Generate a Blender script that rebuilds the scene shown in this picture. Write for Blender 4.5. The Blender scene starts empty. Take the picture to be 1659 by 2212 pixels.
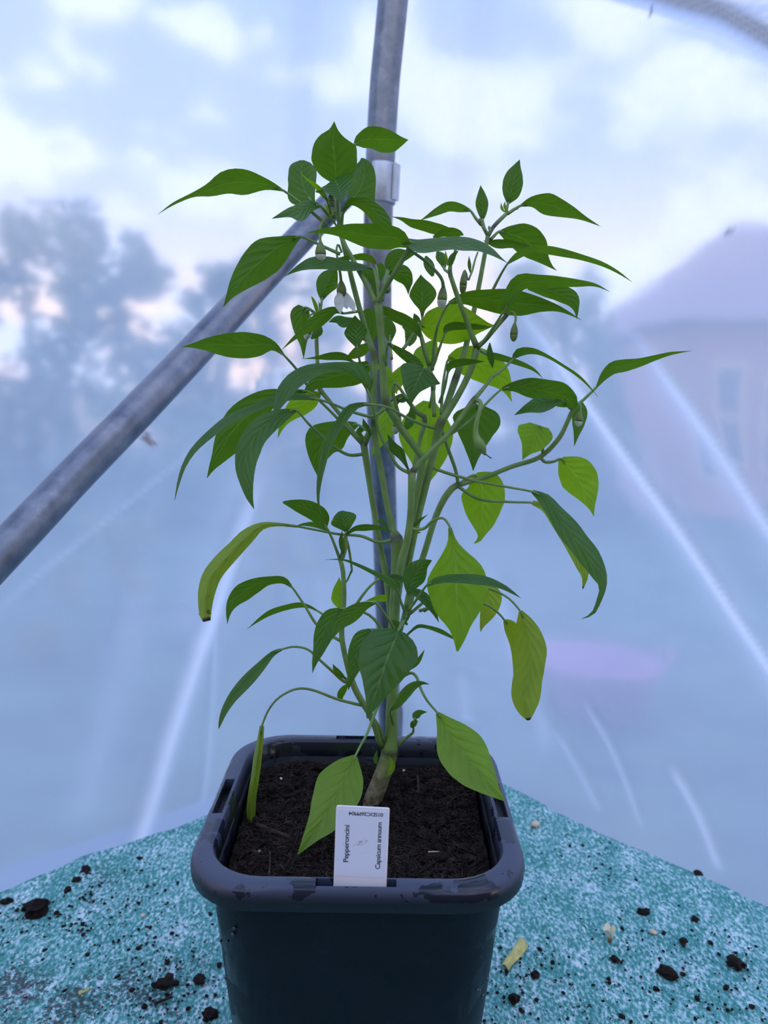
import bpy, bmesh, math, random
import numpy as np
from mathutils import Vector, Matrix, noise

# ------------------------------------------------------------------ scene, camera, sky
sc = bpy.context.scene
COL = sc.collection
F = 1690.0                        # focal length in pixels of the 1659 x 2212 photograph
CX, CY = 829.5, 1106.0
PITCH, ROLL = math.radians(8.7), math.radians(0.8)
CAM = Vector((0.0127, -0.492, 0.47))
_f = Vector((0, math.cos(PITCH), -math.sin(PITCH)))
_r0 = Vector((1, 0, 0)); _u0 = Vector((0, math.sin(PITCH), math.cos(PITCH)))
_r = _r0 * math.cos(ROLL) + _u0 * math.sin(ROLL)
_u = -_r0 * math.sin(ROLL) + _u0 * math.cos(ROLL)
cam = bpy.data.cameras.new('camera')
cam.sensor_fit = 'VERTICAL'; cam.sensor_height = 36.0; cam.sensor_width = 27.0
cam.lens = 36.0 * F / 2212.0
cam.clip_start = 0.02
cam.dof.use_dof = True; cam.dof.focus_distance = 0.50; cam.dof.aperture_fstop = 9.0
cam_o = bpy.data.objects.new('camera', cam); COL.objects.link(cam_o)
cam_o.matrix_world = Matrix(((_r.x, _u.x, -_f.x, CAM.x), (_r.y, _u.y, -_f.y, CAM.y), (_r.z, _u.z, -_f.z, CAM.z), (0, 0, 0, 1)))
sc.camera = cam_o
sc.view_settings.view_transform = 'Standard'; sc.view_settings.look = 'None'
sc.view_settings.gamma = 1.0; sc.view_settings.use_curve_mapping = False
sc.view_settings.exposure = 0.45

SKY_STRENGTH = 1.45
world = bpy.data.worlds.new('evening_sky'); sc.world = world; world.use_nodes = True
def build_sky():
    nt = world.node_tree; nt.nodes.clear(); N = nt.nodes.new; L = nt.links.new
    tc = N('ShaderNodeTexCoord'); sp = N('ShaderNodeSeparateXYZ'); L(tc.outputs['Generated'], sp.inputs[0])
    ramp = N('ShaderNodeValToRGB'); L(sp.outputs['Z'], ramp.inputs[0])
    cr = ramp.color_ramp; e = cr.elements
    e[0].position = 0.0; e[0].color = (1.70, 1.12, 0.68, 1)
    e[1].position = 1.0; e[1].color = (0.26, 0.39, 0.88, 1)
    for p, c in ((0.09, (1.50, 1.10, 0.80, 1)), (0.16, (0.96, 0.86, 0.88, 1)), (0.26, (0.56, 0.62, 0.88, 1)), (0.45, (0.38, 0.48, 0.90, 1))):
        k = e.new(p); k.color = c
    mp = N('ShaderNodeMapping'); mp.inputs['Scale'].default_value = (1.0, 1.0, 1.9); mp.inputs['Location'].default_value = (0.6, 0.2, 0.9)
    L(tc.outputs['Generated'], mp.inputs[0])
    nz = N('ShaderNodeTexNoise'); nz.inputs['Scale'].default_value = 7.5; nz.inputs['Detail'].default_value = 5.0; nz.inputs['Roughness'].default_value = 0.5
    L(mp.outputs[0], nz.inputs['Vector'])
    r2 = N('ShaderNodeValToRGB'); r2.color_ramp.elements[0].position = 0.49; r2.color_ramp.elements[1].position = 0.57
    L(nz.outputs['Fac'], r2.inputs[0])
    mx = N('ShaderNodeMix'); mx.data_type = 'RGBA'; L(r2.outputs[0], mx.inputs['Factor'])
    L(ramp.outputs[0], mx.inputs['A']); mx.inputs['B'].default_value = (0.98, 0.98, 1.06, 1)
    bg = N('ShaderNodeBackground'); bg.inputs['Strength'].default_value = SKY_STRENGTH
    L(mx.outputs['Result'], bg.inputs['Color'])
    out = N('ShaderNodeOutputWorld'); L(bg.outputs[0], out.inputs[0])
build_sky()

# ------------------------------------------------------------------ helpers
def ray(x, y):
    return _f + _r * ((x - CX) / F) - _u * ((y - CY) / F)
def px(x, y, Y):                  # the point of the place that stands at pixel x, y and at distance line Y
    d = ray(x, y); return CAM + d * ((Y - CAM.y) / d.y)
def pxd(x, y, depth):             # the same by depth along the optical axis
    return CAM + ray(x, y) * depth
def pxz(x, y, z):                 # the same by height
    d = ray(x, y); return CAM + d * ((z - CAM.z) / d.z)
def pscale(p):                    # metres to one pixel at point p
    return (p - CAM).dot(_f) / F

def crom(pts, n):                 # Catmull-Rom through tuples of any width, even steps in length
    if len(pts) == 2: pts = [pts[0], tuple((a + b) / 2 for a, b in zip(*pts)), pts[1]]
    P = [tuple(2 * a - b for a, b in zip(pts[0], pts[1]))] + list(pts) + [tuple(2 * a - b for a, b in zip(pts[-1], pts[-2]))]
    dense = []
    for i in range(1, len(P) - 2):
        for k in range(10):
            t = k / 10
            dense.append(tuple(0.5 * (2 * b + (c - a) * t + (2 * a - 5 * b + 4 * c - d) * t * t + (3 * b - a - 3 * c + d) * t ** 3)
                               for a, b, c, d in zip(P[i - 1], P[i], P[i + 1], P[i + 2])))
    dense.append(tuple(pts[-1]))
    cum = [0]
    for a, b in zip(dense, dense[1:]):
        cum.append(cum[-1] + math.sqrt(sum((q - p) ** 2 for p, q in zip(a[:2], b[:2]))) + 1e-9)
    out = []; j = 0
    for i in range(n + 1):
        s = cum[-1] * i / n
        while j < len(cum) - 2 and cum[j + 1] < s: j += 1
        t = (s - cum[j]) / max(cum[j + 1] - cum[j], 1e-9)
        out.append(tuple(p + (q - p) * t for p, q in zip(dense[j], dense[j + 1])))
    return out

def obj(name, mesh, mat=None, parent=None, smooth=True):
    if isinstance(mesh, bmesh.types.BMesh):
        me = bpy.data.meshes.new(name); mesh.to_mesh(me); mesh.free(); mesh = me
    if smooth: mesh.polygons.foreach_set('use_smooth', [True] * len(mesh.polygons))
    if mat and not mesh.materials: mesh.materials.append(mat)
    o = bpy.data.objects.new(name, mesh); COL.objects.link(o)
    if parent: o.parent = parent
    return o
def tag(o, label=None, cat=None, group=None, kind=None):
    if label: o['label'] = label
    if cat: o['category'] = cat
    if group: o['group'] = group
    if kind: o['kind'] = kind
    return o
def thing(name, loc, label, cat, group=None):
    o = bpy.data.objects.new(name, None); COL.objects.link(o); o.location = loc; o.empty_display_size = 0.02
    return tag(o, label, cat, group)

def tube_into(bm, pts, rad, sides=8, cap=True):
    """pts: Vectors, rad: radii"""
    n = len(pts); rings = []
    up = Vector((0.13, 0.37, 0.92)).normalized(); prev = None
    for i in range(n):
        t = (pts[min(i + 1, n - 1)] - pts[max(i - 1, 0)])
        if t.length < 1e-9: t = Vector((0, 0, 1))
        t.normalize()
        if prev is None:
            a = t.cross(up)
            if a.length < 0.1: a = t.cross(Vector((1, 0, 0)))
        else:
            a = prev - t * prev.dot(t)
            if a.length < 1e-6: a = t.cross(up)
        a.normalize(); prev = a; b = t.cross(a)
        rings.append([bm.verts.new(pts[i] + (a * math.cos(2 * math.pi * k / sides) + b * math.sin(2 * math.pi * k / sides)) * rad[i]) for k in range(sides)])
    for i in range(n - 1):
        for k in range(sides):
            bm.faces.new((rings[i][k], rings[i][(k + 1) % sides], rings[i + 1][(k + 1) % sides], rings[i + 1][k]))
    if cap:
        bm.faces.new(rings[0][::-1]); bm.faces.new(rings[-1])
    return rings
def box_into(bm, lo, hi):
    vs = [bm.verts.new((x, y, z)) for x in (lo[0], hi[0]) for y in (lo[1], hi[1]) for z in (lo[2], hi[2])]
    for f in ((0, 1, 3, 2), (4, 6, 7, 5), (0, 4, 5, 1), (2, 3, 7, 6), (0, 2, 6, 4), (1, 5, 7, 3)):
        bm.faces.new([vs[i] for i in f])
def bent_box(bm, c, ax, ay, az):
    vs = [bm.verts.new(c + ax * sx + ay * sy + az * sz) for sx in (-1, 1) for sy in (-1, 1) for sz in (-1, 1)]
    for f in ((0, 1, 3, 2), (4, 6, 7, 5), (0, 4, 5, 1), (2, 3, 7, 6), (0, 2, 6, 4), (1, 5, 7, 3)):
        bm.faces.new([vs[i] for i in f])
_ico = {}
def lump_into(bm, c, r, rng, squash=0.7, sub=1, rough=0.35):
    if sub not in _ico:
        t = bmesh.new(); bmesh.ops.create_icosphere(t, subdivisions=sub, radius=1.0); t.verts.index_update()
        _ico[sub] = ([v.co.copy() for v in t.verts], [[v.index for v in f.verts] for f in t.faces]); t.free()
    co, fs = _ico[sub]
    off = Vector((rng.uniform(-9, 9), rng.uniform(-9, 9), rng.uniform(-9, 9)))
    q = Matrix.Rotation(rng.uniform(0, 6.28), 3, 'Z'); sx = rng.uniform(0.8, 1.3); vs = []
    for p in co:
        k = r * (1 + rough * noise.noise(p * 1.7 + off) * 1.6)
        vs.append(bm.verts.new(c + q @ Vector((p.x * sx * k, p.y * k, p.z * squash * k))))
    for f in fs: bm.faces.new([vs[i] for i in f])

# ------------------------------------------------------------------ materials
def new_mat(name):
    m = bpy.data.materials.new(name); m.use_nodes = True
    nt = m.node_tree; nt.nodes.clear()
    return m, nt, nt.nodes.new, nt.links.new
def noise_node(N, L, scale, detail=3.0, vec=None, rough=0.55):
    n = N('ShaderNodeTexNoise'); n.inputs['Scale'].default_value = scale; n.inputs['Detail'].default_value = detail
    n.inputs['Roughness'].default_value = rough
    if vec is not None: L(vec, n.inputs['Vector'])
    return n
def ramp_node(N, L, src, stops):
    r = N('ShaderNodeValToRGB'); e = r.color_ramp.elements
    e[0].position, e[0].color = stops[0][0], tuple(stops[0][1]) + (1,)
    e[1].position, e[1].color = stops[-1][0], tuple(stops[-1][1]) + (1,)
    for p, c in stops[1:-1]:
        k = e.new(p); k.color = tuple(c) + (1,)
    L(src, r.inputs[0]); return r
def mixc(N, L, fac, a, b, blend='MIX'):
    m = N('ShaderNodeMix'); m.data_type = 'RGBA'; m.blend_type = blend
    for k, v in (('Factor', fac), ('A', a), ('B', b)):
        if hasattr(v, 'is_linked') or hasattr(v, 'links'): L(v, m.inputs[k])
        elif k == 'Factor': m.inputs[k].default_value = v
        else: m.inputs[k].default_value = tuple(v) + (1,)
    return m.outputs['Result']
def math_node(N, L, op, a, b=None, clamp=False):
    m = N('ShaderNodeMath'); m.operation = op; m.use_clamp = clamp
    for i, v in enumerate((a, b)):
        if v is None: continue
        if isinstance(v, (int, float)): m.inputs[i].default_value = v
        else: L(v, m.inputs[i])
    return m.outputs[0]
def simple(name, color, rough=0.6, metal=0.0, spec=0.5, nscale=60, var=0.25, bump=0.0, bscale=200):
    """a procedural surface: one colour, mottled by noise, with a fine relief"""
    m, nt, N, L = new_mat(name)
    tc = N('ShaderNodeTexCoord')
    n = noise_node(N, L, nscale, 4, tc.outputs['Object'])
    c = ramp_node(N, L, n.outputs['Fac'], ((0.3, [k * (1 - var) for k in color]), (0.7, [min(1, k * (1 + var)) for k in color])))
    b = N('ShaderNodeBsdfPrincipled'); L(c.outputs[0], b.inputs['Base Color'])
    b.inputs['Roughness'].default_value = rough; b.inputs['Metallic'].default_value = metal; b.inputs['Specular IOR Level'].default_value = spec
    if bump:
        n2 = noise_node(N, L, bscale, 3, tc.outputs['Object'])
        bp = N('ShaderNodeBump'); bp.inputs['Strength'].default_value = bump; bp.inputs['Distance'].default_value = 0.002
        L(n2.outputs['Fac'], bp.inputs['Height']); L(bp.outputs[0], b.inputs['Normal'])
    o = N('ShaderNodeOutputMaterial'); L(b.outputs[0], o.inputs[0]); return m

def leaf_material(name, top, under, glow, thru=0.5, spots=None):
    m, nt, N, L = new_mat(name)
    uv = N('ShaderNodeUVMap'); sp = N('ShaderNodeSeparateXYZ'); L(uv.outputs[0], sp.inputs[0])
    u = sp.outputs['X']
    v = math_node(N, L, 'ABSOLUTE', math_node(N, L, 'SUBTRACT', math_node(N, L, 'MULTIPLY', sp.outputs['Y'], 2.0), 1.0))
    rib = N('ShaderNodeMapRange'); rib.interpolation_type = 'SMOOTHSTEP'; L(v, rib.inputs['Value'])
    rib.inputs['From Min'].default_value = 0.065; rib.inputs['From Max'].default_value = 0.02
    s = math_node(N, L, 'SUBTRACT', math_node(N, L, 'MULTIPLY', u, 7.0), math_node(N, L, 'MULTIPLY', math_node(N, L, 'POWER', v, 0.8), 2.0))
    tcv = N('ShaderNodeTexCoord'); wob = noise_node(N, L, 55, 2, tcv.outputs['Object'])
    s = math_node(N, L, 'ADD', s, math_node(N, L, 'MULTIPLY', wob.outputs['Fac'], 0.7))
    pp = math_node(N, L, 'PINGPONG', s, 0.5)
    vein = N('ShaderNodeMapRange'); vein.interpolation_type = 'SMOOTHSTEP'; L(pp, vein.inputs['Value'])
    vein.inputs['From Min'].default_value = 0.07; vein.inputs['From Max'].default_value = 0.0
    vf = math_node(N, L, 'MULTIPLY', vein.outputs[0], math_node(N, L, 'SUBTRACT', 0.75, math_node(N, L, 'MULTIPLY', v, 0.6)))
    vm = math_node(N, L, 'MAXIMUM', rib.outputs[0], math_node(N, L, 'MULTIPLY', vf, 0.5))
    tc = N('ShaderNodeTexCoord')
    n = noise_node(N, L, 70, 4, tc.outputs['Object'])
    geo = N('ShaderNodeNewGeometry')
    base = mixc(N, L, geo.outputs['Backfacing'], top, under)
    base = mixc(N, L, 0.35, base, mixc(N, L, n.outputs['Fac'], [k * 0.6 for k in top], [min(1, k * 1.5) for k in under]))
    base = mixc(N, L, math_node(N, L, 'MULTIPLY', vm, 0.38), base, (0.24, 0.36, 0.12))
    thr = mixc(N, L, n.outputs['Fac'], [k * 0.75 for k in glow], [min(1, k * 1.2) for k in glow])
    thr = mixc(N, L, math_node(N, L, 'MULTIPLY', vm, 0.3), thr, [min(1, k * 1.35) for k in glow])
    if spots:
        n3 = noise_node(N, L, 160, 3, tc.outputs['Object'])
        lo = math_node(N, L, 'MULTIPLY', math_node(N, L, 'GREATER_THAN', math_node(N, L, 'MULTIPLY', n3.outputs['Fac'], u), 0.60), 0.85)
        base = mixc(N, L, lo, base, spots); thr = mixc(N, L, lo, thr, spots)
        tipm = N('ShaderNodeMapRange'); L(math_node(N, L, 'ADD', u, math_node(N, L, 'MULTIPLY', n3.outputs['Fac'], 0.03)), tipm.inputs['Value'])
        tipm.inputs['From Min'].default_value = 0.985; tipm.inputs['From Max'].default_value = 1.0
        base = mixc(N, L, tipm.outputs[0], base, (0.035, 0.02, 0.012)); thr = mixc(N, L, tipm.outputs[0], thr, (0.02, 0.012, 0.008))
    b = N('ShaderNodeBsdfPrincipled'); L(base, b.inputs['Base Color'])
    rg = N('ShaderNodeMapRange'); L(geo.outputs['Backfacing'], rg.inputs['Value']); rg.inputs['To Min'].default_value = 0.36; rg.inputs['To Max'].default_value = 0.68
    L(rg.outputs[0], b.inputs['Roughness']); b.inputs['Specular IOR Level'].default_value = 0.42
    bp = N('ShaderNodeBump'); bp.inputs['Strength'].default_value = 0.7; bp.inputs['Distance'].default_value = 0.0016
    puck = math_node(N, L, 'MULTIPLY', math_node(N, L, 'POWER', pp, 0.6), math_node(N, L, 'SUBTRACT', 1.3, v))
    hgt = math_node(N, L, 'SUBTRACT', math_node(N, L, 'ADD', math_node(N, L, 'MULTIPLY', n.outputs['Fac'], 0.5), puck), math_node(N, L, 'MULTIPLY', rib.outputs[0], 0.5))
    L(hgt, bp.inputs['Height']); L(bp.outputs[0], b.inputs['Normal'])
    tr = N('ShaderNodeBsdfTranslucent'); L(thr, tr.inputs['Color'])
    mx = N('ShaderNodeMixShader'); mx.inputs[0].default_value = thru; L(b.outputs[0], mx.inputs[1]); L(tr.outputs[0], mx.inputs[2])
    o = N('ShaderNodeOutputMaterial'); L(mx.outputs[0], o.inputs[0]); return m

M = {}
M['leaf'] = leaf_material('pepper_leaf', (0.036, 0.110, 0.030), (0.042, 0.110, 0.012), (0.125, 0.300, 0.001), 0.45)
M['leaf_lime'] = leaf_material('pepper_leaf_pale', (0.135, 0.265, 0.020), (0.14, 0.27, 0.020), (0.34, 0.62, 0.003), 0.46)
M['leaf_old'] = leaf_material('pepper_leaf_yellowing', (0.16, 0.25, 0.034), (0.18, 0.27, 0.040), (0.40, 0.56, 0.010), 0.42, spots=(0.10, 0.075, 0.02))

def stem_material():
    m, nt, N, L = new_mat('pepper_stem')
    tc = N('ShaderNodeTexCoord'); geo = N('ShaderNodeNewGeometry')
    n = noise_node(N, L, 90, 4, tc.outputs['Object'])
    g = ramp_node(N, L, n.outputs['Fac'], ((0.3, (0.13, 0.23, 0.055)), (0.7, (0.22, 0.35, 0.10))))
    at = N('ShaderNodeAttribute'); at.attribute_name = 'woody'
    n2 = noise_node(N, L, 220, 5, tc.outputs['Object'])
    w = ramp_node(N, L, n2.outputs['Fac'], ((0.35, (0.10, 0.075, 0.04)), (0.65, (0.34, 0.30, 0.19))))
    c = mixc(N, L, at.outputs['Fac'], g.outputs[0], w.outputs[0])
    an = N('ShaderNodeAttribute'); an.attribute_name = 'node'
    c = mixc(N, L, an.outputs['Fac'], c, (0.045, 0.028, 0.035))
    b = N('ShaderNodeBsdfPrincipled'); L(c, b.inputs['Base Color']); b.inputs['Roughness'].default_value = 0.42
    b.inputs['Subsurface Weight'].default_value = 0.0
    bp = N('ShaderNodeBump'); bp.inputs['Strength'].default_value = 0.3; bp.inputs['Distance'].default_value = 0.0006
    L(n2.outputs['Fac'], bp.inputs['Height']); L(bp.outputs[0], b.inputs['Normal'])
    tr = N('ShaderNodeBsdfTranslucent'); tr.inputs['Color'].default_value = (0.32, 0.52, 0.10, 1)
    mx = N('ShaderNodeMixShader'); mx.inputs[0].default_value = 0.22; L(b.outputs[0], mx.inputs[1]); L(tr.outputs[0], mx.inputs[2])
    o = N('ShaderNodeOutputMaterial'); L(mx.outputs[0], o.inputs[0]); return m
M['stem'] = stem_material()
M['bud'] = simple('bud_green', (0.11, 0.17, 0.035), 0.5, nscale=150, var=0.3)
M['petal'] = None
def petal_material():
    m, nt, N, L = new_mat('white_petal')
    tc = N('ShaderNodeTexCoord'); n = noise_node(N, L, 260, 3, tc.outputs['Object'])
    c = ramp_node(N, L, n.outputs['Fac'], ((0.3, (0.62, 0.64, 0.60)), (0.7, (0.86, 0.88, 0.86))))
    d = N('ShaderNodeBsdfPrincipled'); L(c.outputs[0], d.inputs['Base Color']); d.inputs['Roughness'].default_value = 0.5
    t = N('ShaderNodeBsdfTranslucent'); L(c.outputs[0], t.inputs[0])
    mx = N('ShaderNodeMixShader'); mx.inputs[0].default_value = 0.5; L(d.outputs[0], mx.inputs[1]); L(t.outputs[0], mx.inputs[2])
    o = N('ShaderNodeOutputMaterial'); L(mx.outputs[0], o.inputs[0]); return m
M['petal'] = petal_material()
M['petal_old'] = simple('withered_petal', (0.42, 0.40, 0.26), 0.6, nscale=200, var=0.3)
M['bud_tip'] = simple('bud_tip_pale', (0.42, 0.46, 0.36), 0.5, nscale=200, var=0.25)

def film_material():
    """milky polythene: part scatters, part is seen through and blurred, a little gloss; dirt scatters more, creases are whitened to paint the light they catch"""
    m, nt, N, L = new_mat('polythene_film')
    tc = N('ShaderNodeTexCoord')
    n = noise_node(N, L, 5.0, 4, tc.outputs['Object'])
    cr = N('ShaderNodeAttribute'); cr.attribute_name = 'crease_highlight'
    dirt = N('ShaderNodeAttribute'); dirt.attribute_name = 'dirt'
    sc_ = noise_node(N, L, 90, 3, tc.outputs['Object'])
    milk = N('ShaderNodeBsdfTranslucent')
    mc = mixc(N, L, dirt.outputs['Fac'], (0.47, 0.67, 0.97), (0.17, 0.13, 0.10)); mc = mixc(N, L, cr.outputs['Fac'], mc, (0.66, 0.79, 1.0)); L(mc, milk.inputs['Color'])  # light caught along the folds is painted in as a whiter milk colour
    dif = N('ShaderNodeBsdfDiffuse'); L(mixc(N, L, dirt.outputs['Fac'], (0.50, 0.62, 0.80), (0.14, 0.11, 0.09)), dif.inputs['Color'])
    mk = N('ShaderNodeMixShader'); mk.inputs[0].default_value = 0.15; L(milk.outputs[0], mk.inputs[1]); L(dif.outputs[0], mk.inputs[2])
    bp = N('ShaderNodeBump'); bp.inputs['Strength'].default_value = 0.25; bp.inputs['Distance'].default_value = 0.02
    L(n.outputs['Fac'], bp.inputs['Height'])
    rf = N('ShaderNodeBsdfRefraction'); rf.distribution = 'GGX'; rf.inputs['Color'].default_value = (0.82, 0.85, 0.95, 1)
    rf.inputs['Roughness'].default_value = FILM_ROUGH; rf.inputs['IOR'].default_value = 1.07
    L(bp.outputs[0], rf.inputs['Normal'])
    fac = math_node(N, L, 'MULTIPLY_ADD', sc_.outputs['Fac'], 0.10); fac.node.inputs[2].default_value = FILM_MILK - 0.05
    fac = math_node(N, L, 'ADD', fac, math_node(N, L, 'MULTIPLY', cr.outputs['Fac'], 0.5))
    fac = math_node(N, L, 'ADD', fac, math_node(N, L, 'MULTIPLY', dirt.outputs['Fac'], 0.8), clamp=True)
    a = N('ShaderNodeMixShader'); L(fac, a.inputs[0]); L(rf.outputs[0], a.inputs[1]); L(mk.outputs[0], a.inputs[2])
    gl = N('ShaderNodeBsdfGlossy'); gl.inputs['Roughness'].default_value = 0.22; gl.inputs['Color'].default_value = (0.9, 0.95, 1, 1)
    L(bp.outputs[0], gl.inputs['Normal'])
    b = N('ShaderNodeMixShader'); b.inputs[0].default_value = 0.08; L(a.outputs[0], b.inputs[1]); L(gl.outputs[0], b.inputs[2])
    o = N('ShaderNodeOutputMaterial'); L(b.outputs[0], o.inputs[0]); return m
FILM_ROUGH, FILM_MILK = 0.30, 0.58
M['film'] = film_material()

def galvanised():
    m, nt, N, L = new_mat('galvanised_steel')
    tc = N('ShaderNodeTexCoord')
    n = noise_node(N, L, 45, 6, tc.outputs['Object'], 0.65)
    c = ramp_node(N, L, n.outputs['Fac'], ((0.3, (0.11, 0.13, 0.16)), (0.55, (0.19, 0.215, 0.26)), (0.75, (0.32, 0.34, 0.38))))
    mus = noise_node(N, L, 9, 3, tc.outputs['Object'])
    c2 = mixc(N, L, ramp_node(N, L, mus.outputs['Fac'], ((0.55, (0, 0, 0)), (0.72, (1, 1, 1)))).outputs[0], c.outputs[0], (0.27, 0.265, 0.275))
    b = N('ShaderNodeBsdfPrincipled'); L(c2, b.inputs['Base Color']); b.inputs['Metallic'].default_value = 0.80
    r = ramp_node(N, L, n.outputs['Fac'], ((0.3, (0.30,) * 3), (0.7, (0.48,) * 3))); L(r.outputs[0], b.inputs['Roughness'])
    bp = N('ShaderNodeBump'); bp.inputs['Strength'].default_value = 0.15; bp.inputs['Distance'].default_value = 0.001; L(n.outputs['Fac'], bp.inputs['Height']); L(bp.outputs[0], b.inputs['Normal'])
    o = N('ShaderNodeOutputMaterial'); L(b.outputs[0], o.inputs[0]); return m
M['steel'] = galvanised()
M['steel_new'] = simple('zinc_collar', (0.42, 0.47, 0.54), 0.38, 0.7, nscale=60, var=0.15, bump=0.1)

def pot_material():
    m, nt, N, L = new_mat('black_plastic')
    tc = N('ShaderNodeTexCoord'); geo = N('ShaderNodeNewGeometry')
    n = noise_node(N, L, 26, 4, tc.outputs['Object'])
    c = ramp_node(N, L, n.outputs['Fac'], ((0.35, (0.0025, 0.0045, 0.009)), (0.7, (0.0045, 0.007, 0.013))))
    # wet film in patches with hard edges
    wn = noise_node(N, L, 38, 3, tc.outputs['Object'], 0.6)
    wet = ramp_node(N, L, wn.outputs['Fac'], ((0.53, (0, 0, 0)), (0.56, (1, 1, 1))))
    b = N('ShaderNodeBsdfPrincipled'); L(c.outputs[0], b.inputs['Base Color'])
    r = N('ShaderNodeMapRange'); L(wet.outputs[0], r.inputs['Value']); r.inputs['To Min'].default_value = 0.42; r.inputs['To Max'].default_value = 0.16
    L(r.outputs[0], b.inputs['Roughness']); b.inputs['Specular IOR Level'].default_value = 0.2
    o = N('ShaderNodeOutputMaterial'); L(b.outputs[0], o.inputs[0]); return m
M['pot'] = pot_material()
def rim_material():
    m, nt, N, L = new_mat('black_plastic_rim')      # dusty bloom tinted blue on top to paint the sky's sheen, thinner where wet
    tc = N('ShaderNodeTexCoord'); geo = N('ShaderNodeNewGeometry'); sp = N('ShaderNodeSeparateXYZ'); L(tc.outputs['Object'], sp.inputs[0])
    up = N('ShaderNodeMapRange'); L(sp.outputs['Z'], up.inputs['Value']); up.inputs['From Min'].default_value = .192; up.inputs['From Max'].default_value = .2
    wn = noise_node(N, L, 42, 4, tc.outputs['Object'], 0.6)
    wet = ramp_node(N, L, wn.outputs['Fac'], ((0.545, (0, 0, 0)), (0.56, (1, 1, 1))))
    dust_sheen = math_node(N, L, 'MULTIPLY', up.outputs[0], math_node(N, L, 'SUBTRACT', 1.0, math_node(N, L, 'MULTIPLY', wet.outputs[0], .75)))
    c = mixc(N, L, dust_sheen, (0.004, 0.0065, 0.012), (0.042, 0.056, 0.095))
    b = N('ShaderNodeBsdfPrincipled'); L(c, b.inputs['Base Color']); b.inputs['Specular IOR Level'].default_value = 0.4
    r = N('ShaderNodeMapRange'); L(wet.outputs[0], r.inputs['Value']); r.inputs['To Min'].default_value = 0.42; r.inputs['To Max'].default_value = 0.14
    L(r.outputs[0], b.inputs['Roughness'])
    o = N('ShaderNodeOutputMaterial'); L(b.outputs[0], o.inputs[0]); return m
M['rim'] = rim_material()
M['drop'] = simple('water_drop', (0.02, 0.03, 0.045), 0.05, nscale=20, var=0.1, spec=0.8)

def soil_material(name, dark, light, red):
    m, nt, N, L = new_mat(name)
    tc = N('ShaderNodeTexCoord')
    n = noise_node(N, L, 140, 6, tc.outputs['Object'], 0.7)
    c = ramp_node(N, L, n.outputs['Fac'], ((0.32, dark), (0.60, light), (0.78, red)))
    b = N('ShaderNodeBsdfPrincipled'); L(c.outputs[0], b.inputs['Base Color']); b.inputs['Roughness'].default_value = 0.9; b.inputs['Specular IOR Level'].default_value = 0.2
    n2 = noise_node(N, L, 420, 5, tc.outputs['Object'], 0.7)
    bp = N('ShaderNodeBump'); bp.inputs['Strength'].default_value = 0.9; bp.inputs['Distance'].default_value = 0.002
    L(n2.outputs['Fac'], bp.inputs['Height']); L(bp.outputs[0], b.inputs['Normal'])
    o = N('ShaderNodeOutputMaterial'); L(b.outputs[0], o.inputs[0]); return m
M['soil'] = soil_material('potting_compost', (0.003, 0.0024, 0.0024), (0.020, 0.014, 0.012), (0.075, 0.050, 0.038))
M['fibre'] = soil_material('compost_fibre', (0.010, 0.0075, 0.0065), (0.065, 0.046, 0.036), (0.26, 0.19, 0.14))
M['twig'] = soil_material('twig_bark', (0.018, 0.012, 0.009), (0.055, 0.037, 0.026), (0.11, 0.075, 0.05))
M['chip'] = soil_material('bark_chip', (0.05, 0.025, 0.016), (0.16, 0.075, 0.05), (0.30, 0.17, 0.12))
M['perlite'] = simple('perlite', (0.72, 0.70, 0.66), 0.8, nscale=300, var=0.15)
M['straw'] = simple('straw_bit', (0.50, 0.38, 0.22), 0.7, nscale=300, var=0.3)

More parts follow.
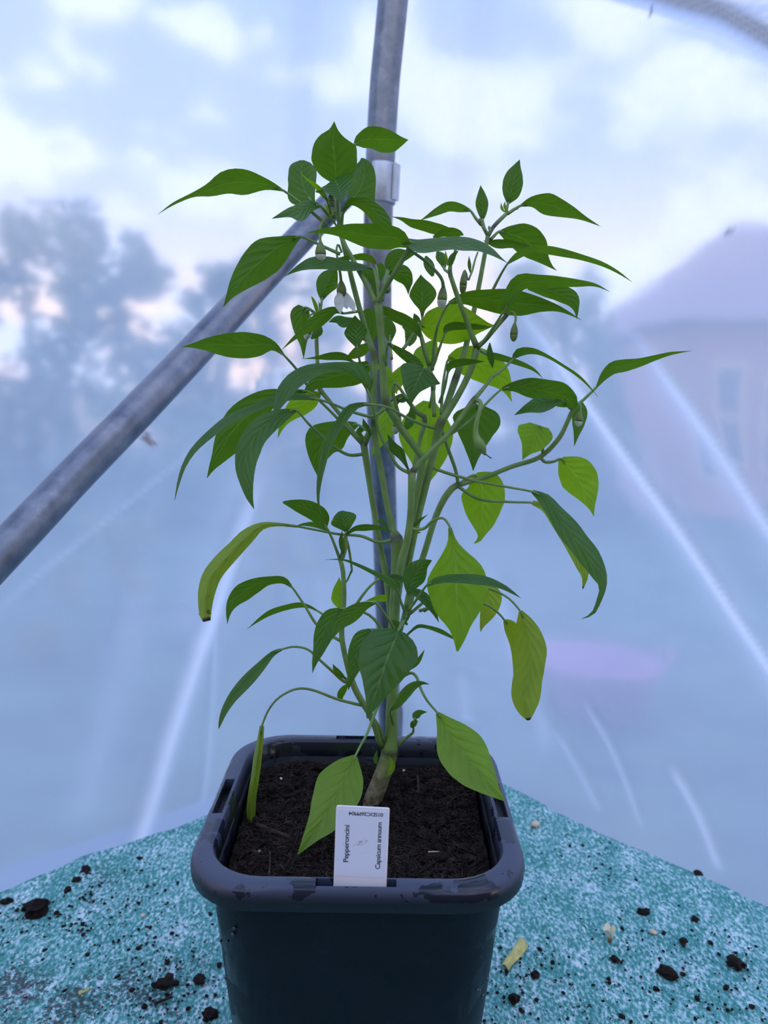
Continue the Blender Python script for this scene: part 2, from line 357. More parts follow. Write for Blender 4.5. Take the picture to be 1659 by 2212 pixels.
def mat_material():
    """teal woven capillary matting with frosty pale fibres and worked-in dirt"""
    m, nt, N, L = new_mat('teal_matting')
    tc = N('ShaderNodeTexCoord'); V = tc.outputs['Object']
    mp = N('ShaderNodeMapping'); mp.inputs['Scale'].default_value = (1.0, 0.55, 1.0); mp.inputs['Rotation'].default_value = (0, 0, math.radians(35)); L(V, mp.inputs[0])
    n1 = noise_node(N, L, 400, 3, mp.outputs[0], 0.6)
    n2 = noise_node(N, L, 26, 4, V)
    k = math_node(N, L, 'ADD', n1.outputs['Fac'], math_node(N, L, 'MULTIPLY', math_node(N, L, 'SUBTRACT', n2.outputs['Fac'], 0.5), 0.35))
    c = ramp_node(N, L, k, ((0.40, (0.045, 0.22, 0.195)), (0.49, (0.11, 0.36, 0.33)), (0.56, (0.31, 0.53, 0.54)), (0.66, (0.62, 0.74, 0.79))))
    wv = N('ShaderNodeTexWave'); wv.inputs['Scale'].default_value = 11; wv.inputs['Distortion'].default_value = 2.5; wv.inputs['Detail'].default_value = 2; L(mp.outputs[0], wv.inputs['Vector'])
    c1 = mixc(N, L, math_node(N, L, 'MULTIPLY', wv.outputs['Fac'], 0.30), c.outputs[0], (0.045, 0.27, 0.26))
    n3 = noise_node(N, L, 8, 5, V, 0.65); n4 = noise_node(N, L, 300, 4, V, 0.7)
    at = N('ShaderNodeAttribute'); at.attribute_name = 'dirt'
    d = math_node(N, L, 'ADD', math_node(N, L, 'MULTIPLY', n3.outputs['Fac'], 0.55), math_node(N, L, 'ADD', math_node(N, L, 'MULTIPLY', n4.outputs['Fac'], 0.75), math_node(N, L, 'MULTIPLY', at.outputs['Fac'], 0.25)))
    dm = ramp_node(N, L, d, ((0.84, (0, 0, 0)), (0.92, (1, 1, 1))))
    c2 = mixc(N, L, math_node(N, L, 'MULTIPLY', dm.outputs[0], 0.85), c1, (0.028, 0.030, 0.034))
    b = N('ShaderNodeBsdfPrincipled'); L(c2, b.inputs['Base Color']); b.inputs['Roughness'].default_value = 0.75; b.inputs['Specular IOR Level'].default_value = 0.3
    bp = N('ShaderNodeBump'); bp.inputs['Strength'].default_value = 0.8; bp.inputs['Distance'].default_value = 0.002
    L(n1.outputs['Fac'], bp.inputs['Height']); L(bp.outputs[0], b.inputs['Normal'])
    o = N('ShaderNodeOutputMaterial'); L(b.outputs[0], o.inputs[0]); return m
M['matting'] = mat_material()
M['plank'] = simple('bench_wood', (0.16, 0.11, 0.07), 0.8, nscale=18, var=0.35, bump=0.3)
M['tag'] = simple('white_label_plastic', (0.72, 0.71, 0.76), 0.4, nscale=40, var=0.06)
def sticker_material():
    m, nt, N, L = new_mat('label_sticker')
    tc = N('ShaderNodeTexCoord'); n = noise_node(N, L, 500, 3, tc.outputs['Object']); n2 = noise_node(N, L, 70, 2, tc.outputs['Object'])
    ds = N('ShaderNodeVectorMath'); ds.operation = 'DISTANCE'; L(tc.outputs['Object'], ds.inputs[0]); ds.inputs[1].default_value = (.0005, 0, .028)
    fall = N('ShaderNodeMapRange'); L(ds.outputs['Value'], fall.inputs['Value']); fall.inputs['From Min'].default_value = .002; fall.inputs['From Max'].default_value = .009; fall.inputs['To Min'].default_value = 1.25; fall.inputs['To Max'].default_value = .8
    d = math_node(N, L, 'MULTIPLY', math_node(N, L, 'MULTIPLY', n.outputs['Fac'], n2.outputs['Fac']), fall.outputs[0])
    c = ramp_node(N, L, d, ((0.33, (0.66, 0.68, 0.80)), (0.45, (0.34, 0.33, 0.34))))
    b = N('ShaderNodeBsdfPrincipled'); L(c.outputs[0], b.inputs['Base Color']); b.inputs['Roughness'].default_value = 0.35
    o = N('ShaderNodeOutputMaterial'); L(b.outputs[0], o.inputs[0]); return m
M['sticker'] = sticker_material()
M['ink'] = simple('black_print', (0.012, 0.012, 0.022), 0.6, var=0.1)
M['grass'] = simple('lawn', (0.10, 0.15, 0.10), 0.9, nscale=3, var=0.5)
M['foliage'] = None
def foliage_material(name, c0, c1):
    m, nt, N, L = new_mat(name)
    tc = N('ShaderNodeTexCoord'); n = noise_node(N, L, 3, 3, tc.outputs['Object'])
    c = ramp_node(N, L, n.outputs['Fac'], ((0.35, c0), (0.65, c1)))
    d = N('ShaderNodeBsdfPrincipled'); L(c.outputs[0], d.inputs['Base Color']); d.inputs['Roughness'].default_value = 0.6
    t = N('ShaderNodeBsdfTranslucent'); L(c.outputs[0], t.inputs[0])
    mx = N('ShaderNodeMixShader'); mx.inputs[0].default_value = 0.4; L(d.outputs[0], mx.inputs[1]); L(t.outputs[0], mx.inputs[2])
    o = N('ShaderNodeOutputMaterial'); L(mx.outputs[0], o.inputs[0]); return m
M['foliage'] = foliage_material('tree_foliage', (0.16, 0.25, 0.20), (0.30, 0.42, 0.26))
M['foliage_y'] = foliage_material('shrub_foliage', (0.22, 0.26, 0.06), (0.45, 0.42, 0.12))
M['bark'] = simple('tree_bark', (0.06, 0.05, 0.045), 0.9, nscale=20, var=0.4)
M['brick'] = simple('brick_wall', (0.55, 0.33, 0.30), 0.85, nscale=14, var=0.2)
M['render'] = simple('pale_render', (0.85, 0.66, 0.46), 0.85, nscale=6, var=0.12)
M['slate'] = simple('roof_tile', (0.42, 0.30, 0.32), 0.7, nscale=12, var=0.2)
M['glass'] = simple('window_pane', (0.10, 0.12, 0.16), 0.1, nscale=4, var=0.1)
M['pink'] = simple('pink_plastic', (0.55, 0.25, 0.40), 0.5, nscale=10, var=0.15)

# ------------------------------------------------------------------ the tunnel: pole, brace, film walls
PIPE = 0.034
pole_px = [(849, 0, 66), (829, 210, 64.5), (818, 440, 63), (815, 650, 61.5), (820, 850, 58.5), (827, 1020, 55.5), (833, 1200, 52), (838, 1400, 48), (841, 1570, 45), (843, 1720, 42.5)]
pole_pts = [pxd(x, y, PIPE * F / w) for x, y, w in pole_px]
top = pole_pts[0] + (pole_pts[0] - pole_pts[1]).normalized() * 0.35
top2 = top + Vector((0.03, -0.12, 0.30)); bot = pole_pts[-1] + (pole_pts[-1] - pole_pts[-3]).normalized() * 0.25
bot.z = -0.02 if bot.z < -0.02 else bot.z
bot2 = bot.copy(); bot2.z = -0.80; bot2.y += 0.10
pole_path = [tuple(p) for p in ([top2, top] + pole_pts + [bot, bot2])]
def path3(pts, n):
    # even Catmull-Rom in three dimensions
    out = []
    P = [tuple(2 * a - b for a, b in zip(pts[0], pts[1]))] + list(pts) + [tuple(2 * a - b for a, b in zip(pts[-1], pts[-2]))]
    for i in range(1, len(P) - 2):
        for k in range(n):
            t = k / n
            out.append(Vector([0.5 * (2 * b + (c - a) * t + (2 * a - 5 * b + 4 * c - d) * t * t + (3 * b - a - 3 * c + d) * t ** 3)
                               for a, b, c, d in zip(P[i - 1], P[i], P[i + 1], P[i + 2])]))
    out.append(Vector(pts[-1])); return out
pole_line = path3(pole_path, 5)
pole = thing('support_pole', bot2, 'grey galvanised hoop pole standing behind the pepper plant', 'pole')
def rel(pts, base): return [p - base for p in pts]
bm = bmesh.new(); tube_into(bm, rel(pole_line, bot2), [PIPE / 2] * len(pole_line), 24)
obj('tube', bm, M['steel'], pole)
def pole_at(yp):
    a = [p for p in pole_px]
    for (x0, y0, w0), (x1, y1, w1) in zip(a, a[1:]):
        if y0 <= yp <= y1:
            t = (yp - y0) / (y1 - y0); return pxd(x0 + (x1 - x0) * t, yp, PIPE * F / (w0 + (w1 - w0) * t))
# the sleeve: a bright zinc collar with a lip, slid over the joint
c0, c1 = pole_at(354), pole_at(440)
ax = (c1 - c0)
bm = bmesh.new()
prof = [(0.0, 1.00), (0.0, 1.05), (0.03, 1.07), (0.5, 1.07), (0.97, 1.07), (1.0, 1.05), (1.0, 1.0)]
tube_into(bm, [c0 + ax * t - bot2 + Vector((0.0015, 0, 0)) for t, r in prof], [PIPE / 2 * r for t, r in prof], 24, cap=False)
sleeve = obj('sleeve', bm, M['steel_new'], pole)
bm = bmesh.new()   # clip standing off the right side of the sleeve
side = (Vector((1, -0.5, 0))).normalized()
ctr = (c0 + c1) / 2 + side * (PIPE / 2 * 1.12) - bot2
bent_box(bm, ctr + Vector((0.002, 0, 0)), side.cross(ax.normalized()) * 0.006, side * 0.0016, ax * 0.45)
obj('clip', bm, M['steel_new'], sleeve, smooth=False)

# the brace runs from the sleeve down to the near left
b_px = [(742, 418, 61), (690, 470, 61), (640, 524, 62), (560, 608, 65), (440, 738, 70), (300, 886, 76), (150, 1040, 81), (0, 1199, 87)]
b_pts = [pxd(x, y, PIPE * 0.97 * F / w) for x, y, w in b_px]
b_pts.append(b_pts[-1] + (b_pts[-1] - b_pts[-3]).normalized() * 0.30)
bl = path3([tuple(p) for p in b_pts], 4)
# let its upper end reach the pole
brace = thing('diagonal_brace', bl[-1], 'diagonal grey steel brace tube sloping down to the left edge', 'brace')
bm = bmesh.new(); tube_into(bm, rel(bl, bl[-1]), [PIPE * 0.485] * len(bl), 24); obj('tube', bm, M['steel'], brace)
# flattened end plate of the brace, bolted against the pole
e0, e1 = bl[0], pole_at(405)
bm = bmesh.new(); dirv = (e1 - e0)
if dirv.length < 0.02: dirv = (bl[0] - bl[2]).normalized() * 0.05
dn = dirv.normalized(); sd = dn.cross(Vector((0, 1, 0))).normalized()
bent_box(bm, e0 + dirv * 0.35 - bl[-1], dn * (dirv.length * 0.45), sd * 0.012, dn.cross(sd) * 0.003)
end = obj('end_plate', bm, M['steel'], brace, smooth=False)
bm = bmesh.new(); tube_into(bm, [e0 + dirv * 0.45 + Vector((0, -0.010, 0)) - bl[-1], e0 + dirv * 0.45 + Vector((0, 0.006, 0)) - bl[-1]], [0.007, 0.007], 6); obj('bolt', bm, M['steel_new'], end, smooth=False)

# bench edges found on the photograph, laid on the bench height
BZ = 0.0
eL = [pxz(x, y, BZ) for x, y in ((431, 1775), (241, 1842), (0, 1931))]
eR = [pxz(x, y, BZ) for x, y in ((1123, 1718), (1380, 1815), (1659, 1968))]
dL = (eL[2] - eL[0]).normalized(); dR = (eR[2] - eR[0]).normalized()
det = dL.x * (-dR.y) - (-dR.x) * dL.y
dx, dy = eR[0].x - eL[0].x, eR[0].y - eL[0].y
tL = (dx * (-dR.y) - (-dR.x) * dy) / det
CORNER = eL[0] + dL * tL
# film walls follow the pole's line, running off along the bench edges
zs_line = [(p.z, p) for p in pole_line]
def pole_z(z):
    best = zs_line[0][1]
    for (za, pa), (zb, pb) in zip(zs_line, zs_line[1:]):
        if zb <= z <= za:
            t = (za - z) / max(za - zb, 1e-9); return pa + (pb - pa) * t
    return best if z > zs_line[0][0] else zs_line[-1][1]
OUT = Vector((0.0, 0.11, 0.0))
def film_wall(name, d, tmax, creases, dirts, zmax=1.25):
    nt_, nz_ = 380, 330; z0 = -0.78
    nrm = Vector((d.y, -d.x, 0)).normalized()
    if nrm.y > 0: nrm = -nrm
    def hit(x, y):     # pixel onto the wall
        r = ray(x, y); k = 1.0
        for _ in range(40):
            p = CAM + r * k; q = pole_z(p.z) + OUT; e = (p - q).dot(nrm); k += e / max(1e-6, -(r.dot(nrm))) * 0.9
        p = CAM + r * k; return ((p - (pole_z(p.z) + OUT)).dot(d), p.z)
    tv = tmax * (np.arange(nt_ + 1) / nt_) ** 1.2 - 0.004; zv = z0 + (zmax - z0) * np.arange(nz_ + 1) / nz_
    T, Z = np.meshgrid(tv, zv)
    nf = noise.noise
    off = np.array([[0.010 * nf((t * 2.6, z * 1.7, d.x * 5)) + 0.004 * nf((t * 7, z * 4, d.x * 9)) for t in tv] for z in zv])
    cre = np.zeros_like(T); dirt = np.zeros_like(T)
    for pts, amp, wid, white, mud in creases:
        h = crom([hit(x, y) for x, y in pts], 24); dd = np.full(T.shape, 9.0); along = np.zeros_like(T)
        for i_, (a, b) in enumerate(zip(h, h[1:])):
            ex, ez = b[0] - a[0], b[1] - a[1]; l2 = ex * ex + ez * ez
            k = np.clip(((T - a[0]) * ex + (Z - a[1]) * ez) / l2, 0, 1)
            d_ = np.hypot(T - a[0] - ex * k, Z - a[1] - ez * k); along = np.where(d_ < dd, (i_ + k) / 24, along); dd = np.minimum(dd, d_)
        fade = np.clip(along / 0.22, 0, 1) * np.clip((1 - along) / 0.15, 0, 1); fade = fade * fade * (3 - 2 * fade)
        off += amp * fade * np.exp(-(dd / wid) ** 2)
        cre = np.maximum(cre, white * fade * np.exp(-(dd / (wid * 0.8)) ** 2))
        if mud: dirt = np.maximum(dirt, mud * fade * np.exp(-(dd / wid) ** 2))
    if dirts:
        jit = np.array([[nf((t * 90, z * 90, 3)) for t in tv] for z in zv])
        for x, y, r, s in dirts:
            h = hit(x, y); dirt = np.maximum(dirt, s * np.clip(1.6 - 1.6 * (np.hypot(T - h[0], Z - h[1]) + 0.9 * r * jit) / r, 0, 1))
    base = np.array([tuple(pole_z(z) + OUT) for z in zv])
    V = base[:, None, :] + np.array(d)[None, None, :] * T[..., None] + np.array(nrm)[None, None, :] * off[..., None]
    W = nt_ + 1; I = (np.arange(nz_)[:, None] * W + np.arange(nt_)[None, :]).ravel()
    faces = np.stack([I, I + 1, I + W + 1, I + W], 1)
    me = bpy.data.meshes.new(name); me.from_pydata(V.reshape(-1, 3).tolist(), [], faces.tolist())
    me.attributes.new('crease_highlight', 'FLOAT', 'POINT').data.foreach_set('value', cre.ravel().astype(np.float32))
    me.attributes.new('dirt', 'FLOAT', 'POINT').data.foreach_set('value', dirt.ravel().astype(np.float32))
    return tag(obj(name, me, M['film']), kind='structure')
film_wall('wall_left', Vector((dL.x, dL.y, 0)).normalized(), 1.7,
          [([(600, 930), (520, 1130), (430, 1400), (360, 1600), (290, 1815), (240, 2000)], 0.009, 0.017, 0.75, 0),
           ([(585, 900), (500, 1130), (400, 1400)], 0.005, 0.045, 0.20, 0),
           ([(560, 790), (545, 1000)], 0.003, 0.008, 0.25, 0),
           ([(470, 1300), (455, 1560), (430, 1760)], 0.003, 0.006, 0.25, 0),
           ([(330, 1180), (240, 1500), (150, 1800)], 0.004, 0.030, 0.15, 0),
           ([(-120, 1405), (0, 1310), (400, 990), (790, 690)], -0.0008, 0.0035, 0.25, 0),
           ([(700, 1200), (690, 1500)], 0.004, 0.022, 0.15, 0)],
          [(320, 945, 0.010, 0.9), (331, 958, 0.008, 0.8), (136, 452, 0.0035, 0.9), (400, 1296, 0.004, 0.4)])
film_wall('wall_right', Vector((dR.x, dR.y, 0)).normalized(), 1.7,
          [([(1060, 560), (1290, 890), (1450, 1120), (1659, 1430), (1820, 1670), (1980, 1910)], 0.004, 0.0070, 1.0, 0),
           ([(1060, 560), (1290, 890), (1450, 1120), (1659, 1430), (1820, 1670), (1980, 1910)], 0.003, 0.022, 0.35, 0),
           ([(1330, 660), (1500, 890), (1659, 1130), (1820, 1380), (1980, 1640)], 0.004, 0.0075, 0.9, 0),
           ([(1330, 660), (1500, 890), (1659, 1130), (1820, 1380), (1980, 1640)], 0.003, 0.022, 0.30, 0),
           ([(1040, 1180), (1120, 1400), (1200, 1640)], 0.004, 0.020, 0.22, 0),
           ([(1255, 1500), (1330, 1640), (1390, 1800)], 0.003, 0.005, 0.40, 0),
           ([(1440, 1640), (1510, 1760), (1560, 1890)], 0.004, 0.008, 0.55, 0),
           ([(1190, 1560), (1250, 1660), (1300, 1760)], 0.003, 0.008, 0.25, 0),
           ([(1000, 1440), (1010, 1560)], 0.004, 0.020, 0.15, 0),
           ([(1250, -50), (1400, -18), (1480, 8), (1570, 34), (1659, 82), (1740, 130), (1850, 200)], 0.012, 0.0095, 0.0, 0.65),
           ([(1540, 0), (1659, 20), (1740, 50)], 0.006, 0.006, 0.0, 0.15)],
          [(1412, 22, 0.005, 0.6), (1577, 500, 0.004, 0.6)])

# ------------------------------------------------------------------ bench and matting
EDGE = 0.86
def bench_pt(a, b): return CORNER + dL * a + dR * b
n = 150
bm = bmesh.new(); grid = []; dl_lay = bm.verts.layers.float.new('dirt')
dirty = [(40, 2120, .10, 1.0), (300, 2150, .09, 1.0), (200, 2060, .05, .6), (80, 1965, .05, .7), (230, 1905, .05, .6), (150, 2190, .10, 1.0), (430, 2090, .05, .6),
         (1420, 2090, .05, .6), (1300, 2180, .07, .5), (1620, 2100, .05, .6), (1130, 2160, .04, .7), (1500, 1990, .04, .3), (1240, 1850, .03, .3), (420, 2010, .03, .6)]
dirty = [(pxz(x, y, 0), r, s) for x, y, r, s in dirty]
for i in range(n + 1):
    row = []
    for j in range(n + 1):
        a, b = EDGE * i / n, EDGE * j / n
        p = bench_pt(a, b)
        e = min(a, b)
        z = 0.0030 * noise.noise(Vector((p.x * 9, p.y * 9, 1))) + 0.0018 * noise.noise(Vector((p.x * 30, p.y * 30, 4)))
        z += (0.006 * noise.noise(Vector((a * 6, b * 6, 7))) + 0.003) * math.exp(-e / 0.03)
        fade = min(1.0, max(0.0, (math.hypot(p.x, p.y) - 0.11) / 0.05)); z = z * fade
        wob = 0.004 * noise.noise(Vector((a * 8, b * 8, 11)))
        q = p + (dL + dR) * (wob if (i == 0 or j == 0) else 0)
        v = bm.verts.new((q.x, q.y, z)); v[dl_lay] = min(1, max([s * max(0, 1 - (Vector((p.x, p.y, 0)) - c).length / r) for c, r, s in dirty]))
        row.append(v)
    grid.append(row)
for i in range(n):
    for j in range(n):
        bm.faces.new((grid[i][j], grid[i + 1][j], grid[i + 1][j + 1], grid[i][j + 1]))
# turned-down edge
for line in ([grid[i][0] for i in range(n + 1)], [grid[0][j] for j in range(n, -1, -1)], [grid[n][j] for j in range(n + 1)], [grid[i][n] for i in range(n, -1, -1)]):
    low = [bm.verts.new((v.co.x, v.co.y, v.co.z - 0.016)) for v in line]
    for k in range(n): bm.faces.new((line[k], line[k + 1], low[k + 1], low[k]))
bmesh.ops.recalc_face_normals(bm, faces=bm.faces)
mt = obj('bench_matting', bm, M['matting'])
if mt.data.polygons[0].normal.z < 0: mt.data.flip_normals()
tag(mt, 'teal woven matting strewn with soil under the black pot', 'matting')
bench = thing('potting_bench', CORNER + Vector((0, 0, -0.80)), 'wooden bench under the teal matting', 'bench')
bm = bmesh.new()
cs = [bench_pt(a, b) for a, b in ((.006, .006), (EDGE - .006, .006), (EDGE - .006, EDGE - .006), (.006, EDGE - .006))]
lo = [bm.verts.new((c.x, c.y, -0.045)) for c in cs]; hi = [bm.verts.new((c.x, c.y, -0.0085)) for c in cs]
bm.faces.new(lo); bm.faces.new(hi[::-1])
for k in range(4): bm.faces.new((lo[k], hi[k], hi[(k + 1) % 4], lo[(k + 1) % 4]))
bmesh.ops.recalc_face_normals(bm, faces=bm.faces)
bmesh.ops.translate(bm, verts=bm.verts, vec=-bench.location)
obj('bench_top', bm, M['plank'], bench, smooth=False)
for a, b in ((.05, .05), (EDGE - .05, .05), (EDGE - .05, EDGE - .05), (.05, EDGE - .05)):
    c = bench_pt(a, b); bm = bmesh.new()
    box_into(bm, (c.x - .025, c.y - .025, -0.80), (c.x + .025, c.y + .025, -0.045))
    bmesh.ops.translate(bm, verts=bm.verts, vec=-bench.location); obj('leg', bm, M['plank'], bench, smooth=False)

# ------------------------------------------------------------------ outside, seen blurred through the film
bm = bmesh.new(); vs = [bm.verts.new(p) for p in ((-40, -12, -0.80), (40, -12, -0.80), (40, 60, -0.80), (-40, 60, -0.80))]; bm.faces.new(vs)
tag(obj('floor', bm, M['grass'], smooth=False), kind='structure')
# unseen dark boards added behind the camera to block light and darken reflections
bm = bmesh.new(); box_into(bm, (-2.6, -2.05, -0.80), (2.6, -2.0, 1.15))
tag(obj('back_light_block', bm, M['plank'], smooth=False), kind='structure')
def foliage(bm, c, rad, count, size, rng):
    for _ in range(count):
        while True:
            p = Vector((rng.uniform(-1, 1), rng.uniform(-1, 1), rng.uniform(-1, 1)))
            if p.length < 1: break
        p = Vector((p.x * rad[0], p.y * rad[1], p.z * rad[2])) + c
        a = Vector((rng.gauss(0, 1), rng.gauss(0, 1), rng.gauss(0, 1))).normalized(); b = a.orthogonal().normalized()
        s = size * rng.uniform(0.6, 1.3); cc = a.cross(b)
        bm.faces.new([bm.verts.new(p + b * s), bm.verts.new(p + cc * s * .5), bm.verts.new(p - b * s), bm.verts.new(p - cc * s * .5)])
def tree(name, label, base, height, blobs, count, size, seed, mat):
    rng = random.Random(seed); t = thing(name, base, label, 'shrub' if 'shrub' in name else 'tree', None)
    bm = bmesh.new(); tube_into(bm, [Vector((0, 0, 0)), Vector((.05, 0, height * .5)), Vector((0, .05, height * .9))], [height * .03, height * .02, height * .008], 8); obj('trunk', bm, M['bark'], t)
    bm = bmesh.new()
    for c, r in blobs: foliage(bm, Vector(c), r, int(count / len(blobs)), size, rng)
    o = obj('crown', bm, M[mat], t, smooth=False); o['kind'] = 'stuff'
    return t
def ground_at(x, Y): p = px(x, 848, Y); return Vector((p.x, Y, -0.80))
rng = random.Random(5)
def blobs_for(h, w, n, seed):
    r = random.Random(seed); return [((r.uniform(-w, w), r.uniform(-w * .6, w * .6), r.uniform(h * .3, h)), (r.uniform(.25, .6) * w, r.uniform(.25, .5) * w, r.uniform(.10, .22) * h)) for _ in range(n)]
def clumps(w, z0, z1, n, r0, r1, seed):     # foliage clumps with gaps between, thinner to the top
    r = random.Random(seed); out = []
    while len(out) < n:
        f = r.random() ** 1.25; z = z0 + (z1 - z0) * f; k = w * (1 - .45 * f)
        out.append(((r.uniform(-k, k), r.uniform(-.5, .5), z), (r.uniform(r0, r1), r.uniform(r0, r1), r.uniform(r0, r1) * 1.2)))
    return out
tree('broadleaf_tree', 'blurred broad tree behind the film, left of the brace', ground_at(90, 5.6), 2.4, clumps(1.75, .1, 2.5, 210, .08, .20, 41), 210 * 26, .075, 1, 'foliage')
tree('broadleaf_tree', 'blurred tree behind the film, between brace and pole', ground_at(640, 7.6), 2.5, clumps(1.15, .1, 2.5, 170, .08, .20, 52), 170 * 26, .08, 2, 'foliage')
tree('broadleaf_tree', 'blurred low tree behind the film, right of the pole', ground_at(1260, 9.0), 2.4, clumps(.95, .1, 2.6, 70, .14, .30, 63), 70 * 40, .11, 3, 'foliage')
tree('yellow_shrub', 'yellow-green shrub blurred behind the film below the brace', ground_at(660, 3.4), .9, clumps(.22, .2, .85, 9, .05, .10, 14), 500, .04, 4, 'foliage_y')
tree('yellow_shrub', 'small yellow-green shrub blurred behind the film at lower left', ground_at(250, 3.0), .5, clumps(.25, .1, .5, 9, .06, .10, 15), 500, .04, 5, 'foliage_y')
# a cream garden wall far behind the trees
gw = ground_at(430, 13.0)
wl_ = thing('garden_wall', gw, 'cream garden wall glimpsed behind the blurred trees on the left', 'wall')
bm = bmesh.new(); box_into(bm, (-7, 0, 0), (5.2, .3, .95)); obj('wall_face', bm, M['render'], wl_, smooth=False)
bm = bmesh.new(); box_into(bm, (-7.05, -.06, .95), (5.25, .36, 1.05)); obj('coping', bm, M['render'], wl_, smooth=False)
# the house to the right
hb = ground_at(1730, 10.0)
house = thing('brick_house', hb, 'pinkish brick house blurred behind the film at the right edge', 'house')
bm = bmesh.new(); box_into(bm, (-1.1, 0, 0), (5.5, 5, 2.4)); obj('wall', bm, M['brick'], house, smooth=False)
bm = bmesh.new(); vs = [bm.verts.new(p) for p in ((-1.4, -.3, 2.35), (5.8, -.3, 2.35), (5.8, 5.3, 2.35), (-1.4, 5.3, 2.35), (0.4, 2.5, 3.9), (4.0, 2.5, 3.9))]
for f in ((0, 1, 5, 4), (1, 2, 5), (2, 3, 4, 5), (3, 0, 4), (3, 2, 1, 0)): bm.faces.new([vs[i] for i in f])
obj('roof', bm, M['slate'], house, smooth=False)
for x0, x1, z0, z1 in ((-.95, -.45, .5, 1.9), (-.2, .3, .5, 1.75), (1.2, 2.0, .4, 1.5)):
    bm = bmesh.new(); box_into(bm, (x0, -.06, z0), (x1, .02, z1)); w = obj('window', bm, M['render'], house, smooth=False)
    bm = bmesh.new(); box_into(bm, (x0 + .08, -.075, z0 + .08), (x1 - .08, -.05, (z0 + z1) / 2 - .04)); box_into(bm, (x0 + .08, -.075, (z0 + z1) / 2 + .04), (x1 - .08, -.05, z1 - .08)); obj('pane', bm, M['glass'], w, smooth=False)
# pink garden trug on the lawn
tb = pxz(1340, 1470, -0.80); tb = Vector((tb.x, tb.y, -0.80))
bm = bmesh.new(); prof = [(.20, 0), (.27, .22), (.285, .23), (.27, .235), (.20, .02)]
rings = [[bm.verts.new((r * math.cos(2 * math.pi * k / 24), r * math.sin(2 * math.pi * k / 24), z)) for k in range(24)] for r, z in prof]
for a, b in zip(rings, rings[1:]):
    for k in range(24): bm.faces.new((a[k], a[(k + 1) % 24], b[(k + 1) % 24], b[k]))
bm.faces.new(rings[0][::-1]); bm.faces.new(rings[-1])
tug = thing('garden_trug', tb, 'pink plastic tub blurred behind the film at lower right', 'tub'); obj('tub', bm, M['pink'], tug)
for s in (-1, 1):
    bm = bmesh.new(); tube_into(bm, [Vector((s * (.275 + .05 * math.sin(a)), .08 * math.cos(a), .225 + .04 * math.sin(a))) for a in [math.pi * k / 8 for k in range(9)]], [.012] * 9, 8); obj('handle', bm, M['pink'], tug)

# ------------------------------------------------------------------ pot
def rrect(h, r, n=8):             # rounded square, half side h, corner radius r
    out = []
    for q, (sx, sy) in enumerate(((1, 1), (-1, 1), (-1, -1), (1, -1))):
        for k in range(n + 1):
            a = math.pi / 2 * (q + k / n)
            out.append((sx * (h - r) + r * math.cos(a), sy * (h - r) + r * math.sin(a)))
        # straight runs get their own points
        nx, ny = ((-1, 1), (-1, -1), (1, -1), (1, 1))[q]
        x0, y0 = out[-1]; x1, y1 = (nx * (h - r) + r * math.cos(math.pi / 2 * (q + 1)), ny * (h - r) + r * math.sin(math.pi / 2 * (q + 1)))
        for k in range(1, 6): out.append((x0 + (x1 - x0) * k / 6, y0 + (y1 - y0) * k / 6))
    return out
RIM = 0.20
pot = thing('plant_pot', (0, 0, 0.0), 'square black plastic pot with rounded corners and a wet rim', 'pot')
def lathe_sq(prof, mat, name, parent):
    bm = bmesh.new(); rings = []
    for h, z, r in prof: rings.append([bm.verts.new((x, y, z)) for x, y in rrect(h, r)])
    m = len(rings[0])
    for a, b in zip(rings, rings[1:] + rings[:1]):
        for k in range(m): bm.faces.new((a[k], a[(k + 1) % m], b[(k + 1) % m], b[k]))
    bmesh.ops.recalc_face_normals(bm, faces=bm.faces)
    return obj(name, bm, mat, parent)
body = lathe_sq([(.0005, .003, .0002), (.071, .003, .026), (.072, .006, .026), (.0888, .180, .036), (.0892, .1875, .036), (.0845, .1875, .032), (.0845, .174, .032), (.070, .010, .025), (.0005, .010, .0002)], M['pot'], 'body', pot)
# a pressed oval thumb mark and droplets stay on the body as sub-parts
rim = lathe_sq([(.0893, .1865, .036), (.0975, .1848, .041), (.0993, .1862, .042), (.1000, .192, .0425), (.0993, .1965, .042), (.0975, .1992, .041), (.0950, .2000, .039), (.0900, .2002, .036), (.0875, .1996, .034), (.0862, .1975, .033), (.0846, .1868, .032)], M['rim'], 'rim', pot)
cut = bmesh.new()
for ang in range(4):
    R_ = Matrix.Rotation(ang * math.pi / 2, 4, 'Z')
    b0 = bmesh.new(); box_into(b0, (-.0225, -.0958, .1915), (.0225, -.0893, .21)); bmesh.ops.transform(b0, matrix=R_, verts=b0.verts)
    t_ = bpy.data.meshes.new('t'); b0.to_mesh(t_); b0.free(); cut.from_mesh(t_); bpy.data.meshes.remove(t_)
bmesh.ops.recalc_face_normals(cut, faces=cut.faces)
cme = bpy.data.meshes.new('cut'); cut.to_mesh(cme); cut.free()
co = bpy.data.objects.new('cut', cme); COL.objects.link(co)
md = rim.modifiers.new('slots', 'BOOLEAN'); md.operation = 'DIFFERENCE'; md.object = co; md.solver = 'EXACT'
bpy.context.view_layer.update()
ev = rim.evaluated_get(bpy.context.evaluated_depsgraph_get()); nm = bpy.data.meshes.new_from_object(ev)
rim.modifiers.clear(); rim.data = nm
bpy.data.objects.remove(co); bpy.data.meshes.remove(cme)
rim.data.polygons.foreach_set('use_smooth', [True] * len(rim.data.polygons))
try: rim.data.set_sharp_from_angle(angle=math.radians(38))
except Exception: pass
